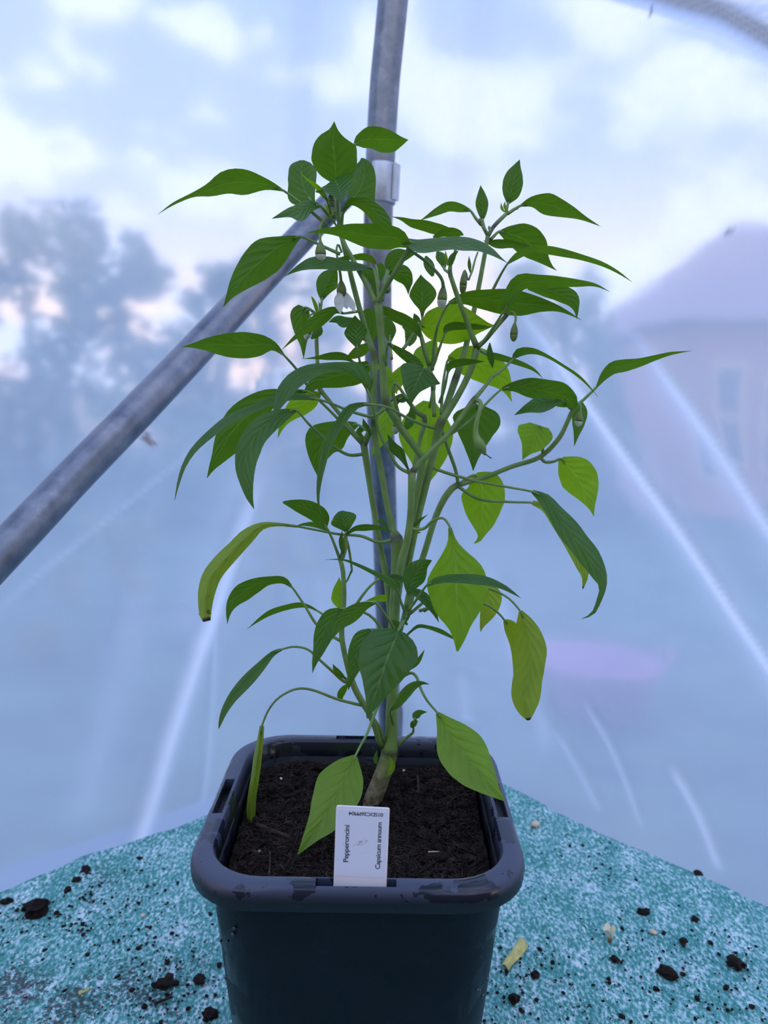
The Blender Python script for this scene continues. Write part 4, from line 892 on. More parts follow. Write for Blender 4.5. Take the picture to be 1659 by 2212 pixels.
LEAVES = [
# top of the left shoot
([(613,412,2,2),(575,398,13,12),(530,394,27,28),(490,396,23,28),(455,410,15,16),(418,421,5,6),(375,440,3,3),(341,463,0,0)], .0,-.035, False,(1.2,-1.2),[(708,488),(660,447)],.003,'leaf'),
([(650,511,2,2),(617,524,24,16),(582,549,38,40),(547,580,35,36),(514,614,20,20),(495,640,8,7),(482,664,0,0)], -.005,-.03, False,(.6,-.5),[(735,549),(695,531)],.0,'leaf'),
([(727,398,5,5),(725,375,34,40),(723,345,50,48),(720,318,45,48),(720,298,32,28),(722,281,12,9),(722,262,0,0)], .008,-.012, False,(.25,.25),[(730,425)],.004,'leaf'),
([(766,312,3,3),(778,305,16,15),(800,301,28,20),(828,301,25,29),(850,302,17,27),(867,302,7,14),(882,302,0,0)], .035,.045, False,(-.9,.9),[(740,420),(750,360)],.006,'leaf'),
([(676,438,6,6),(662,418,40,22),(653,392,31,31),(651,365,27,32),(652,352,17,21),(652,346,4,5)], .03,.055, False,(.3,.3),[(722,470),(700,455)],.005,'leaf'),
([(692,445,3,3),(668,446,14,15),(645,455,24,14),(625,460,10,11),(603,467,4,5),(586,473,0,0)], -.002,-.02, True,(-.8,.8),[(718,476)],.004,'leaf'),
([(757,436,5,5),(770,420,24,40),(783,395,29,30),(788,370,24,22),(785,352,14,13),(781,341,1,1)], .03,.05, False,(.3,.3),[(735,470)],.006,'leaf'),
([(742,458,3,3),(757,437,8,7),(785,441,14,13),(810,458,18,18),(828,478,16,20),(838,492,10,14),(842,500,0,0)], -.004,-.02, False,(-.8,.8),[(738,492),(739,475)],.002,'leaf'),
([(881,531,6,8),(860,515,24,21),(825,511,28,28),(790,508,26,26),(755,501,19,18),(725,499,10,10),(695,499,5,5),(664,503,0,0)], -.036,-.05, False,(1.4,-1.4),[(878,548)],-.032,'leaf'),
([(878,520,6,8),(905,531,14,15),(938,529,15,15),(975,525,14,14),(1005,527,15,15),(1035,532,12,11),(1060,543,8,8),(1080,557,3,3),(1097,569,0,0)], -.036,-.06, True,(1.7,-1.7),[(882,540)],-.034,'leaf'),
([(985,508,6,6),(965,502,10,12),(940,494,13,13),(915,487,12,12),(890,480,11,7),(868,473,4,4),(846,468,0,0)], .0,.0, False,(1.0,-1.0),[(975,570),(985,535)],.002,'leaf'),
([(936,513,3,3),(955,506,9,6),(975,502,11,9),(992,503,6,9),(1002,508,0,0)], -.008,-.012, False,(-.8,.8),None,0,'leaf'),
([(738,437,4,4),(735,422,15,14),(731,406,32,28),(727,396,50,40),(724,389,34,34),(722,386,3,3)], -.034,.0, True,(.3,.3),None,.0,'leaf'),
([(745,400,5,5),(760,376,6,7),(775,355,4,4),(787,341,0,0)], .0,.02, True,(.6,.6),None,0,'leaf'),
([(706,432,3,3),(695,415,6,6),(680,400,4,5),(663,387,2,2),(647,372,0,0)], -.002,-.02, False,(.8,-.8),[(716,462)],.003,'leaf_lime'),
# top of the right shoot
([(1016,455,3,3),(995,450,9,10),(970,446,11,11),(945,456,9,8),(925,467,4,4),(908,476,0,0)], .042,.03, False,(1.2,-1.2),[(1040,486),(1028,472)],.04,'leaf'),
([(1043,477,1,1),(1042,462,9,9),(1041,440,14,14),(1040,420,9,9),(1038,400,0,0)], .04,.045, False,(.3,.3),[(1047,497)],.04,'leaf'),
([(1097,441,2,2),(1102,422,16,18),(1107,400,22,22),(1112,378,19,18),(1118,358,8,7),(1123,344,0,0)], .046,.05, False,(.3,.3),[(1093,458)],.046,'leaf'),
([(1123,445,2,2),(1150,437,13,11),(1180,442,26,22),(1210,450,20,19),(1235,459,13,13),(1262,472,6,5),(1299,490,0,0)], .046,.03, False,(-1.0,1.0),[(1096,462)],.045,'leaf'),
([(1078,500,2,4),(1100,505,19,20),(1130,517,36,30),(1155,538,33,26),(1175,560,13,12),(1190,575,4,4),(1203,585,0,0)], .05,.06, False,(-.5,.5),[(1060,517)],.04,'leaf'),
([(1156,539,1,1),(1130,532,5,6),(1100,527,9,9),(1072,527,9,10),(1044,520,0,0)], .035,.04, False,(1.2,-1.2),None,0,'leaf'),
([(1096,570,2,2),(1118,552,7,8),(1150,538,7,7),(1185,540,9,10),(1215,546,9,9),(1255,556,7,6),(1300,570,5,5),(1335,588,3,3),(1365,609,0,0)], .01,-.02, False,(-1.6,1.6),[(1058,640),(1078,600)],.02,'leaf'),
([(1088,672,5,5),(1102,640,15,14),(1125,612,20,15),(1160,608,15,14),(1200,608,12,13),(1245,611,8,9),(1285,616,4,3),(1317,630,0,0)], -.01,-.045, False,(-1.2,1.2),[(1034,750),(1060,716)],.004,'leaf'),
([(1140,622,4,4),(1175,625,12,15),(1210,636,21,16),(1232,650,22,12),(1243,668,8,5),(1246,689,0,0)], .02,.0, False,(-.6,.6),None,0,'leaf'),
([(970,655,4,3),(1005,643,12,15),(1045,645,20,24),(1090,652,28,28),(1130,656,26,26),(1170,660,16,14),(1210,668,6,6),(1256,691,0,0)], .012,-.01, False,(-1.0,1.0),[(934,800),(938,740),(950,690)],.018,'leaf'),
# middle right
([(906,706,3,3),(925,705,31,27),(955,702,41,40),(985,701,44,42),(1010,701,34,34),(1035,702,18,18),(1055,703,6,7),(1069,703,0,0)], .03,.02, False,(-.6,.6),[(928,790),(914,735)],.018,'leaf_lime'),
([(960,722,2,2),(966,709,8,8),(985,703,8,10),(1010,704,6,8),(1037,706,5,6),(1063,707,0,0)], .008,.0, False,(-1.2,1.2),[(932,800),(950,750)],.018,'leaf'),
([(912,690,2,2),(912,670,6,7),(912,652,21,23),(912,635,28,31),(911,618,20,23),(910,603,9,8),(909,593,0,0)], .03,.03, False,(.3,.3),[(905,715)],.026,'leaf'),
([(908,728,3,3),(897,708,10,10),(875,693,13,13),(850,681,12,12),(830,670,9,9),(812,660,0,0)], .0,-.004, False,(.9,-.9),[(926,790),(914,755)],.018,'leaf'),
([(906,702,5,5),(899,688,7,7),(894,676,0,0)], .028,.03, False,(.3,.3),None,0,'leaf'),
([(842,738,4,4),(842,714,14,14),(838,696,10,9),(830,684,0,0)], .03,.035, False,(.4,.4),[(846,775)],.014,'leaf'),
([(880,746,6,6),(888,728,14,13),(880,712,8,14),(868,706,0,0)], .035,.035, True,(.5,.5),None,0,'leaf'),
([(902,800,6,6),(912,775,22,30),(928,755,18,24),(938,742,10,10),(944,736,1,1)], .04,.05, False,(.3,.3),[(915,830)],.03,'leaf_lime'),
([(968,775,6,6),(990,775,26,25),(1015,782,36,32),(1045,793,36,34),(1072,811,31,28),(1090,833,17,14),(1099,852,5,5),(1106,869,0,0)], .04,.05, False,(-.4,.4),[(953,895),(957,830)],.012,'leaf_lime'),
([(967,806,2,2),(973,790,8,8),(995,782,7,9),(1020,781,5,6),(1047,781,0,0)], .0,-.006, False,(-1.2,1.2),[(950,870),(961,835)],.012,'leaf'),
([(1045,762,3,3),(1070,769,7,8),(1100,777,6,7),(1130,787,5,6),(1155,800,3,3),(1173,818,0,0)], .02,.0, False,(-1.3,1.3),[(1032,753)],.008,'leaf'),
([(1107,777,2,2),(1120,762,9,9),(1148,758,7,7),(1177,767,4,4),(1215,789,3,3),(1255,817,3,3),(1292,857,0,0)], .0,-.02, False,(-1.6,1.6),[(1062,815),(1085,799)],-.006,'leaf'),
([(1058,740,1,1),(1058,762,7,7),(1062,780,6,6),(1064,796,0,0)], .0,.0, False,(.6,.6),None,0,'leaf'),
([(1289,836,2,2),(1305,812,9,9),(1325,795,14,13),(1350,789,13,14),(1380,782,8,11),(1415,773,6,6),(1450,763,3,4),(1494,758,0,0)], .034,.0, False,(-1.2,1.2),None,0,'leaf'),
([(1085,840,3,4),(1110,835,11,11),(1140,838,22,19),(1175,845,26,22),(1210,855,29,24),(1232,867,19,17),(1243,881,4,4)], .0,.02, False,(-.8,.8),[(972,938),(1000,920),(1030,893),(1062,860)],-.012,'leaf'),
([(1213,864,2,2),(1190,870,13,9),(1165,875,17,18),(1140,883,9,11),(1110,897,0,0)], .01,-.01, True,(-.7,.7),[(1232,882)],.034,'leaf'),
([(1250,868,8,8),(1252,890,17,17),(1250,915,13,14),(1245,940,6,6),(1240,965,0,0)], .04,.03, False,(.5,-.5),None,0,'leaf'),
([(1166,919,20,22),(1161,934,35,43),(1152,955,27,36),(1141,972,13,16),(1134,984,5,7),(1128,994,0,0)], .03,.02, False,(-.3,.3),[(1173,984),(1171,958)],.034,'leaf_lime'),
([(1212,991,7,8),(1227,1008,32,27),(1245,1030,44,37),(1260,1055,37,29),(1272,1080,19,15),(1279,1098,6,7),(1283,1116,0,0)], .03,.015, False,(-.3,.3),[(1168,989),(1178,998),(1196,997)],.034,'leaf_lime'),
# lower right
([(1025,1026,10,9),(1038,1045,43,35),(1043,1072,48,47),(1042,1100,41,40),(1041,1130,27,25),(1038,1155,10,7),(1034,1166,5,4),(1024,1174,1,1)], .035,.03, False,(-.2,.2),[(992,1046),(1008,1034)],.028,'leaf_lime'),
([(1150,1062,4,4),(1178,1078,12,16),(1200,1105,16,19),(1225,1140,24,25),(1250,1172,23,24),(1275,1205,23,24),(1295,1240,16,18),(1302,1268,8,8),(1294,1298,5,6),(1280,1325,4,3),(1256,1337,0,0)], -.02,-.05, True,(.9,-.2),[(925,1005),(960,1020),(1020,1037),(1080,1049)],.006,'leaf'),
([(1150,1086,5,5),(1178,1098,9,9),(1205,1135,11,11),(1235,1185,11,11),(1255,1220,14,12),(1264,1245,7,8),(1259,1272,1,1)], .005,.0, True,(.5,-.5),[(988,1050),(1035,1078),(1095,1084)],.028,'leaf_old'),
([(972,1140,4,4),(977,1168,9,10),(981,1195,27,27),(984,1225,56,50),(985,1258,68,63),(986,1290,65,57),(987,1325,49,43),(989,1355,28,21),(990,1380,15,11),(988,1407,2,2)], -.025,-.04, False,(-.15,.15),[(889,1143),(915,1142),(935,1125),(955,1119),(966,1128)],-.012,'leaf_lime'),
([(921,1265,3,3),(942,1256,8,6),(970,1250,9,9),(1000,1250,10,10),(1030,1252,11,11),(1058,1257,9,9),(1085,1268,7,5),(1105,1279,4,3),(1125,1292,0,0)], -.055,-.075, True,(1.4,-1.4),[(882,1318),(900,1295)],-.03,'leaf'),
([(1050,1260,8,10),(1056,1285,27,17),(1056,1310,23,19),(1048,1335,13,12),(1041,1352,5,5),(1038,1366,0,0)], .02,.015, True,(-.2,.2),[(880,1330),(960,1270)],.012,'leaf_old'),
([(1124,1320,4,4),(1134,1345,18,21),(1142,1375,30,35),(1146,1405,35,34),(1146,1438,31,33),(1141,1470,30,34),(1137,1500,31,33),(1137,1525,25,25),(1140,1545,13,13),(1142,1556,3,3)], -.02,-.03, False,(.4,.9),[(915,1320),(985,1280),(1045,1270),(1094,1289)],.0,'leaf_old'),
([(1090,1340,4,4),(1100,1352,15,13),(1112,1375,15,16),(1118,1405,15,14),(1122,1440,15,14),(1122,1475,9,11),(1122,1500,0,0)], .0,-.005, True,(-.4,.4),[(905,1320),(985,1296),(1045,1304),(1075,1323)],.0,'leaf_old'),
([(945,1540,4,4),(960,1565,22,19),(982,1597,43,46),(1005,1630,50,53),(1030,1662,39,47),(1055,1693,23,28),(1074,1714,9,12),(1089,1729,2,2)], -.03,-.07, True,(.5,-.5),[(858,1470),(884,1454),(899,1461),(910,1490),(924,1515)],-.004,'leaf_lime'),
([(768,1632,4,4),(752,1662,35,35),(735,1697,51,51),(715,1735,49,43),(693,1775,35,29),(672,1805,18,17),(655,1830,7,8),(643,1846,1,1)], -.04,-.085, True,(-.4,.4),[(825,1500),(814,1528),(795,1580),(779,1610)],-.004,'leaf_lime'),
([(566,1568,5,5),(562,1600,7,7),(556,1640,9,9),(551,1680,9,9),(545,1720,9,10),(543,1755,9,10),(543,1785,8,8),(544,1808,2,2)], -.02,-.035, True,(2.2,2.2),[(795,1527),(731,1511),(677,1491),(641,1488),(605,1505),(581,1532)],-.010,'leaf_old'),
([(860,1362,16,14),(855,1376,46,47),(845,1400,62,60),(835,1425,57,62),(825,1455,46,52),(815,1485,31,33),(805,1515,17,16),(797,1538,7,7),(793,1552,1,1)], -.075,-.10, True,(.45,.45),[(871,1340),(866,1352)],-.026,'leaf'),
([(800,1360,4,4),(785,1378,16,20),(772,1405,24,19),(765,1435,18,15),(758,1465,8,8),(752,1492,0,0)], -.045,-.06, True,(.4,-.4),[(850,1390),(825,1365)],-.012,'leaf'),
([(740,1314,2,2),(718,1330,21,17),(705,1352,23,21),(696,1378,20,19),(688,1405,13,12),(680,1430,6,6),(675,1454,0,0)], -.05,-.07, True,(.4,-.5),[(845,1390),(800,1330)],-.03,'leaf'),
([(812,1302,2,2),(790,1308,9,9),(768,1319,18,15),(748,1334,18,16),(732,1352,10,11),(722,1369,5,5),(715,1384,0,0)], -.06,-.085, False,(.9,-.9),[(858,1380),(848,1352),(834,1331)],-.02,'leaf'),
([(836,1292,8,8),(815,1293,6,6),(789,1298,0,0)], -.005,-.02, False,(.6,-.6),None,0,'leaf_lime'),
# left side, lower
([(632,1270,2,2),(612,1254,7,8),(580,1254,10,9),(550,1264,18,15),(523,1280,20,19),(503,1300,14,13),(494,1322,6,6),(491,1348,0,0)], -.015,-.04, False,(1.0,-1.0),[(737,1385),(710,1370),(683,1348),(658,1308)],-.012,'leaf'),
([(690,1322,1,1),(668,1311,3,4),(645,1307,6,6),(615,1313,6,6),(585,1323,6,6),(560,1339,3,4),(534,1359,0,0)], .0,-.01, False,(1.3,-1.3),[(738,1350),(712,1337)],-.012,'leaf'),
([(608,1403,3,3),(588,1413,6,6),(562,1440,11,10),(532,1472,14,13),(505,1503,11,11),(486,1535,7,8),(476,1560,4,4),(472,1577,0,0)], -.02,-.04, True,(-.9,.9),[(757,1478),(740,1470),(719,1451),(689,1424),(665,1403),(635,1397)],-.012,'leaf'),
([(641,1137,3,3),(600,1133,4,4),(565,1136,9,8),(535,1158,16,17),(507,1185,19,17),(480,1215,19,20),(457,1243,21,19),(447,1275,19,19),(443,1305,16,15),(444,1330,12,13),(447,1342,8,8)], .0,-.03, False,(.3,1.4),[(852,1166),(816,1171),(780,1158),(732,1154),(689,1146)],.0,'leaf_old'),
([(705,1138,3,3),(696,1122,15,18),(678,1106,18,20),(655,1096,16,17),(632,1088,11,9),(611,1085,2,2)], -.02,-.045, False,(.8,-.8),[(735,1210),(718,1165)],-.012,'leaf'),
([(748,1150,2,2),(746,1138,16,15),(742,1124,28,29),(738,1112,18,20),(736,1104,5,5)], -.012,-.012, True,(.6,.6),[(741,1205),(748,1180)],-.012,'leaf'),
([(745,1157,2,2),(765,1143,5,5),(788,1139,7,8),(813,1140,5,5),(835,1144,2,2),(852,1151,0,0)], -.015,-.02, False,(-1,1),[(742,1200),(745,1180)],-.012,'leaf'),
([(708,1146,2,2),(682,1134,6,6),(655,1133,3,3),(634,1139,0,0)], -.01,-.01, True,(1,-1),None,0,'leaf'),
([(742,1198,2,2),(739,1180,6,6),(737,1165,5,5),(739,1146,0,0)], -.018,-.018, False,(.5,.5),[(737,1210)],-.012,'leaf'),
([(735,1316,2,2),(733,1298,16,13),(731,1280,14,15),(732,1262,7,8),(733,1247,0,0)], .0,.0, False,(.3,.3),None,0,'leaf_lime'),
([(860,1278,3,3),(848,1262,8,9),(828,1248,6,7),(800,1234,4,5),(770,1220,3,4),(740,1209,2,2),(703,1209,0,0)], -.05,-.075, True,(-1,1),[(876,1325),(866,1300)],-.026,'leaf'),
([(834,1246,3,3),(850,1246,6,9),(866,1250,6,9),(882,1258,0,0)], -.01,-.015, True,(1,-1),[(748,1345),(772,1302),(797,1269),(820,1250)],-.012,'leaf'),
([(882,1285,2,2),(886,1268,14,13),(893,1250,24,23),(903,1232,24,22),(915,1219,13,13),(934,1210,0,0)], -.035,-.04, True,(.4,.4),None,0,'leaf'),
([(885,1275,4,4),(903,1283,11,9),(920,1298,13,9),(937,1322,7,5),(948,1345,0,0)], -.015,-.015, True,(.8,-.8),None,0,'leaf'),
([(868,1362,3,3),(860,1353,9,9),(852,1345,7,6),(846,1338,0,0)], -.012,-.014, True,(.5,.5),None,0,'leaf'),
([(880,1350,2,2),(874,1342,5,5),(880,1335,4,4),(886,1331,0,0)], -.012,-.014, True,(.5,.5),None,0,'leaf'),
([(884,1367,2,2),(903,1353,4,4),(925,1355,4,4),(950,1363,5,5),(975,1376,3,3),(990,1387,0,0)], -.012,-.012, True,(-1.4,1.4),[(866,1385)],-.004,'leaf'),
([(843,1535,2,2),(858,1522,7,8),(875,1500,12,11),(892,1483,10,9),(910,1475,4,5),(928,1478,0,0)], -.03,-.04, True,(.8,-.8),[(852,1570),(846,1552)],-.0,'leaf'),
([(873,1452,2,2),(890,1440,6,5),(902,1430,6,5),(911,1415,3,3),(917,1403,0,0)], -.01,-.015, True,(.6,-.6),[(855,1470)],.0,'leaf'),
([(895,1556,1,1),(898,1546,8,9),(907,1539,6,7),(923,1538,0,0)], -.01,-.01, True,(.5,-.5),[(856,1613),(880,1592),(892,1582),(893,1568)],.0,'leaf'),
([(888,1572,2,2),(893,1564,7,7),(901,1556,3,3)], -.012,-.012, False,(.5,-.5),None,0,'leaf'),
([(833,1679,1,1),(845,1665,6,5),(848,1650,5,5),(840,1632,0,0)], -.012,-.014, False,(.5,-.5),None,0,'leaf_lime'),
([(816,1652,1,1),(811,1640,5,5),(815,1618,0,0)], -.004,-.004, True,(.5,-.5),None,0,'leaf'),
([(748,1467,1,1),(733,1455,7,6),(724,1445,5,5),(719,1434,0,0)], -.015,-.018, False,(.5,-.5),[(760,1478)],-.012,'leaf'),
([(752,1478,2,2),(742,1488,8,6),(735,1502,8,7),(737,1516,2,2)], -.006,-.006, True,(.5,-.5),None,0,'leaf'),
([(760,1230,1.5,1.5),(752,1250,2,2),(745,1262,1,1)], .0,.0, False,(.5,-.5),[(735,1212),(748,1165)],-.012,'leaf'),
# middle left
([(614,768,2,2),(592,748,10,9),(565,743,25,20),(530,746,28,29),(490,745,26,25),(450,744,15,15),(420,746,6,6),(394,749,0,0)], .0,-.02, False,(1.0,-1.0),[(686,848),(681,850),(661,828),(640,797)],.024,'leaf'),
([(658,664,10,14),(652,678,20,24),(650,700,22,20),(652,722,16,14),(655,745,7,7),(656,776,0,0)], .03,.03, False,(-.3,.3),[(686,690),(675,672)],.03,'leaf'),
([(742,677,2,2),(722,670,9,8),(700,682,15,14),(678,699,15,14),(656,716,8,8),(634,732,4,4),(608,756,0,0)], .0,-.02, False,(.9,-.9),[(776,672)],.018,'leaf'),
([(764,690,4,4),(745,694,14,10),(728,690,9,8),(709,696,0,0)], .012,.008, True,(-.8,.8),None,0,'leaf'),
([(672,732,2,2),(683,722,10,8),(690,715,8,8),(693,705,2,2)], .02,.02, True,(.5,.5),None,0,'leaf'),
([(695,650,2,2),(700,630,17,13),(707,612,24,23),(715,597,20,17),(722,585,8,9),(727,577,0,0)], .035,.035, False,(.3,.3),[(688,690),(693,665)],.03,'leaf'),
([(806,580,3,3),(785,577,7,6),(760,574,12,9),(735,571,14,12),(705,568,14,14),(675,568,14,13),(650,577,8,8),(632,587,3,4),(615,597,0,0)], .0,-.025, True,(-1.3,1.3),[(818,648),(814,610)],-.006,'leaf'),
([(812,575,2,2),(802,561,6,7),(785,554,9,7),(765,556,6,6),(745,557,4,4),(726,558,0,0)], .012,.012, False,(1.1,-1.1),[(818,648),(817,608)],-.004,'leaf'),
([(812,640,3,3),(808,615,6,9),(800,598,9,14),(785,585,7,8),(771,580,0,0)], .012,.02, False,(.4,.4),None,0,'leaf'),
([(836,585,2,2),(843,570,14,11),(858,556,19,15),(878,550,11,11),(902,545,0,0)], .0,.0, False,(-.4,.4),[(824,648),(831,612)],-.006,'leaf'),
([(838,590,3,3),(855,590,19,15),(870,595,21,17),(880,608,13,13),(882,622,5,6),(882,637,0,0)], .02,.02, False,(-.3,.3),[(826,648)],-.004,'leaf'),
([(822,606,2,2),(823,590,9,9),(823,576,8,8),(822,567,1,1)], .02,.02, True,(.3,.3),None,0,'leaf'),
([(772,752,2,2),(771,738,14,11),(769,720,25,24),(768,705,19,20),(767,692,10,10),(767,681,0,0)], -.016,-.02, True,(.3,.3),[(800,830),(780,790)],.012,'leaf'),
([(792,738,12,12),(798,715,17,18),(798,690,17,17),(796,672,14,15),(795,666,4,4)], .03,.03, False,(.3,.3),None,0,'leaf'),
([(799,746,6,6),(780,757,13,13),(762,767,9,9),(747,773,0,0)], .03,.03, False,(.4,-.4),None,0,'leaf'),
([(762,781,2,2),(745,772,7,8),(725,769,9,9),(705,770,8,7),(682,773,3,3),(652,775,0,0)], -.008,-.02, False,(1.1,-1.1),[(802,840),(780,795)],.012,'leaf'),
([(798,788,6,10),(775,800,27,19),(745,808,28,23),(715,815,24,25),(690,825,15,19),(670,838,8,11),(655,852,0,0)], .018,.005, False,(.5,-.5),[(803,895),(801,850),(803,812)],.010,'leaf'),
([(797,850,3,3),(785,826,4,19),(764,808,5,26),(738,795,8,14),(700,795,12,11),(665,803,19,15),(635,822,19,18),(613,850,17,17),(600,880,7,9),(592,903,3,4),(588,923,0,0)], -.03,-.06, True,(-.9,.9),[(887,1023),(860,1008),(840,975),(820,935),(804,874)],-.014,'leaf'),
([(685,862,3,3),(650,857,7,8),(615,858,9,9),(580,868,10,9),(540,885,10,9),(495,906,10,10),(455,937,9,9),(420,970,7,7),(398,1005,5,5),(385,1045,3,3),(377,1082,0,0)], -.02,-.06, True,(-1.3,1.3),[(833,882),(806,899),(779,895),(748,885),(717,872)],-.008,'leaf'),
([(665,845,3,3),(620,848,8,8),(580,865,20,26),(545,890,35,36),(515,918,41,37),(490,950,37,27),(470,985,21,13),(457,1010,8,6),(447,1033,0,0)], .0,-.01, False,(.4,-.4),[(787,965),(740,915),(695,870)],.018,'leaf'),
([(640,886,4,3),(608,895,19,12),(575,915,25,23),(550,945,25,27),(533,980,27,25),(528,1015,23,19),(532,1045,16,13),(540,1075,7,8),(549,1100,0,0)], -.035,-.065, True,(-.6,.6),[(786,980),(778,982),(751,982),(718,962),(669,918)],.018,'leaf'),
([(690,850,6,6),(670,865,19,22),(645,880,21,24),(622,900,13,14),(608,922,6,6),(600,947,0,0)], .02,.02, False,(.3,-.3),[(693,846)],.024,'leaf_lime'),
([(772,917,5,5),(745,925,21,17),(720,938,37,31),(700,955,35,43),(690,978,25,29),(686,1003,12,13),(687,1031,0,0)], .03,.03, False,(.3,-.3),[(800,935)],.016,'leaf'),
([(800,873,3,3),(775,875,6,6),(752,886,13,10),(735,912,11,10),(717,940,11,12),(704,972,9,10),(696,1008,7,8),(690,1040,5,6),(687,1075,3,3),(690,1098,2,2),(698,1122,0,0)], -.035,-.06, True,(-.9,.9),[(947,925),(925,921),(880,903),(838,880)],.006,'leaf'),
([(790,952,3,3),(775,935,6,6),(785,922,5,7),(792,915,0,0)], .02,.022, True,(.3,-.3),None,0,'leaf'),
# behind the middle
([(882,1014,2,2),(874,998,5,5),(864,978,12,10),(852,966,12,9),(844,952,6,5),(837,937,0,0)], -.016,-.02, True,(.5,-.5),[(888,1024)],-.014,'leaf'),
([(930,868,12,16),(926,890,34,38),(922,920,54,57),(920,955,57,56),(920,990,43,37),(919,1020,25,21),(917,1045,8,8),(915,1061,0,0)], .06,.05, False,(-.2,.2),[(936,850),(938,830)],.02,'leaf_lime'),
([(850,870,8,8),(838,895,24,20),(830,925,24,15),(815,960,10,9),(800,986,0,0)], .06,.05, False,(-.2,.2),None,0,'leaf_lime'),
([(1030,875,12,12),(1030,890,42,46),(1030,912,51,51),(1027,940,36,38),(1024,968,22,21),(1023,992,10,10),(1022,1018,0,0)], .03,.02, False,(-.2,.2),[(1022,868)],-.01,'leaf'),
([(915,795,26,20),(908,807,48,44),(901,823,31,37),(894,840,17,25),(889,860,7,9),(886,880,0,0)], -.03,-.04, True,(.4,.3),[(935,840),(925,800)],.016,'leaf'),
([(838,741,2,2),(860,757,8,8),(880,772,12,10),(900,788,12,10),(916,801,4,4)], -.018,-.02, False,(-.6,.6),[(832,790)],-.006,'leaf'),
([(843,867,1,1),(858,861,7,8),(872,860,10,10),(886,862,0,0)], .02,.02, True,(.5,-.5),None,0,'leaf'),
([(870,930,3,3),(884,915,11,9),(890,895,10,8),(886,880,0,0)], .03,.03, True,(.5,-.5),None,0,'leaf'),
([(815,790,3,3),(830,800,12,9),(848,830,10,10),(858,852,0,0)], .035,.035, False,(.3,.3),None,0,'leaf_lime'),
([(870,790,3,3),(862,810,16,14),(850,835,14,14),(838,862,0,0)], .045,.045, False,(.3,.3),None,0,'leaf_lime'),
# small ones at the tips
([(935,597,3,3),(929,580,10,11),(923,565,9,10),(920,553,2,2)], .012,.015, True,(.4,.4),None,0,'leaf'),
([(960,582,2,2),(957,566,9,9),(950,553,10,11),(944,543,2,2)], .016,.018, True,(.4,.4),[(972,590)],.0,'leaf'),
([(973,574,3,3),(975,561,7,7),(981,550,5,5),(991,541,0,0)], -.004,-.004, False,(.4,.4),None,0,'leaf'),
([(968,574,2,2),(964,556,3,3),(962,540,0,0)], -.002,-.002, False,(.4,.4),None,0,'leaf_lime'),
([(1016,590,1,1),(1014,572,4,4),(1013,552,0,0)], .034,.034, False,(.4,.4),None,0,'leaf'),
([(1090,458,1.5,1.5),(1084,450,3,3),(1082,437,0,0)], .046,.046, False,(.4,.4),None,0,'leaf_lime'),
([(1100,458,1.5,1.5),(1110,452,3,3),(1121,452,0,0)], .046,.046, False,(.4,.4),None,0,'leaf_lime'),
([(1094,456,1.5,1.5),(1090,446,3,3),(1091,434,0,0)], .043,.043, False,(.4,.4),None,0,'leaf_lime'),
([(686,680,1.5,1.5),(683,662,5,4),(676,645,3,2),(672,640,0,0)], .028,.028, False,(.4,.4),None,0,'leaf_lime'),
([(688,682,1.5,1.5),(692,668,4,4),(688,650,0,0)], .032,.032, False,(.4,.4),None,0,'leaf_lime'),
([(722,470,2,2),(712,455,5,6),(700,440,0,0)], .004,.0, False,(.4,.4),None,0,'leaf_lime'),
([(888,1138,1.5,1.5),(898,1131,5,5),(909,1122,3,3),(925,1111,0,0)], -.008,-.008, False,(.6,-.6),None,0,'leaf'),
([(893,1152,1,1),(903,1150,2,3),(910,1150,0,0)], -.008,-.008, False,(.6,-.6),None,0,'leaf_lime'),
([(842,1150,1,1),(836,1140,2,2),(826,1126,4,4),(812,1128,0,0)], -.006,-.008, True,(.6,-.6),None,0,'leaf'),
([(800,942,1,1),(795,928,4,5),(788,915,5,4),(784,903,0,0)], .006,.006, True,(.6,-.6),None,0,'leaf'),
]
for L_ in LEAVES:
    mid, Y0, Y1, top_, s_, pet, pY, mt_ = L_
    leaf(mid, Y0, Y1, top_, s_, pet, pY, mt_, bow=lrng.uniform(-.003, .003), cup=lrng.uniform(.0, .18))

# ---- buds, flower, young fruit
def body_px(name, a, b, Ya, Yb, prof, mat, parent, sides=10):
    """a solid turned about the line a-b; prof: (t, radius px)"""
    pts = []; rad = []
    for t, r in prof:
        p = px(a[0] + (b[0] - a[0]) * t, a[1] + (b[1] - a[1]) * t, AX + Ya + (Yb - Ya) * t); pts.append(p); rad.append(max(.15, r) * pscale(p))
    bm = bmesh.new(); tube_into(bm, rel(pts, BASE), rad, sides); return obj(name, bm, mat, parent)
BUD = [(0, .30), (.12, .55), (.3, .85), (.5, 1.0), (.62, .98)]
TIP = [(.55, .93), (.7, .98), (.85, .80), (.95, .5), (1, .12)]
def bud(a, b, r, Y, ped, pr=2.2, tip='bud_tip', Yp=None):
    o = body_px('flower_bud', a, b, Y, Y, [(t, r * k) for t, k in BUD], M['bud'], plant)
    body_px('bud_tip', a, b, Y, Y, [(t, r * k) for t, k in TIP], M[tip], o)
    if ped:
        yp = Y if Yp is None else Yp; N_ = len(ped)
        tube_px('pedicel', [(x, y, yp + (Y - yp) * i / (N_ - 1), pr * (.8 + .3 * i / N_)) for i, (x, y) in enumerate(ped)], M['stem'], o, sides=6)
    return o
bud((692, 522), (693, 568), 12, -.012, [(728, 490), (717, 474), (703, 473), (693, 487), (691, 505), (692, 525)], 3.0, Yp=.002)
bud((958, 618), (953, 667), 10.5, -.012, [(888, 542), (920, 565), (945, 590), (955, 605), (958, 622)], 4.0, Yp=-.034)
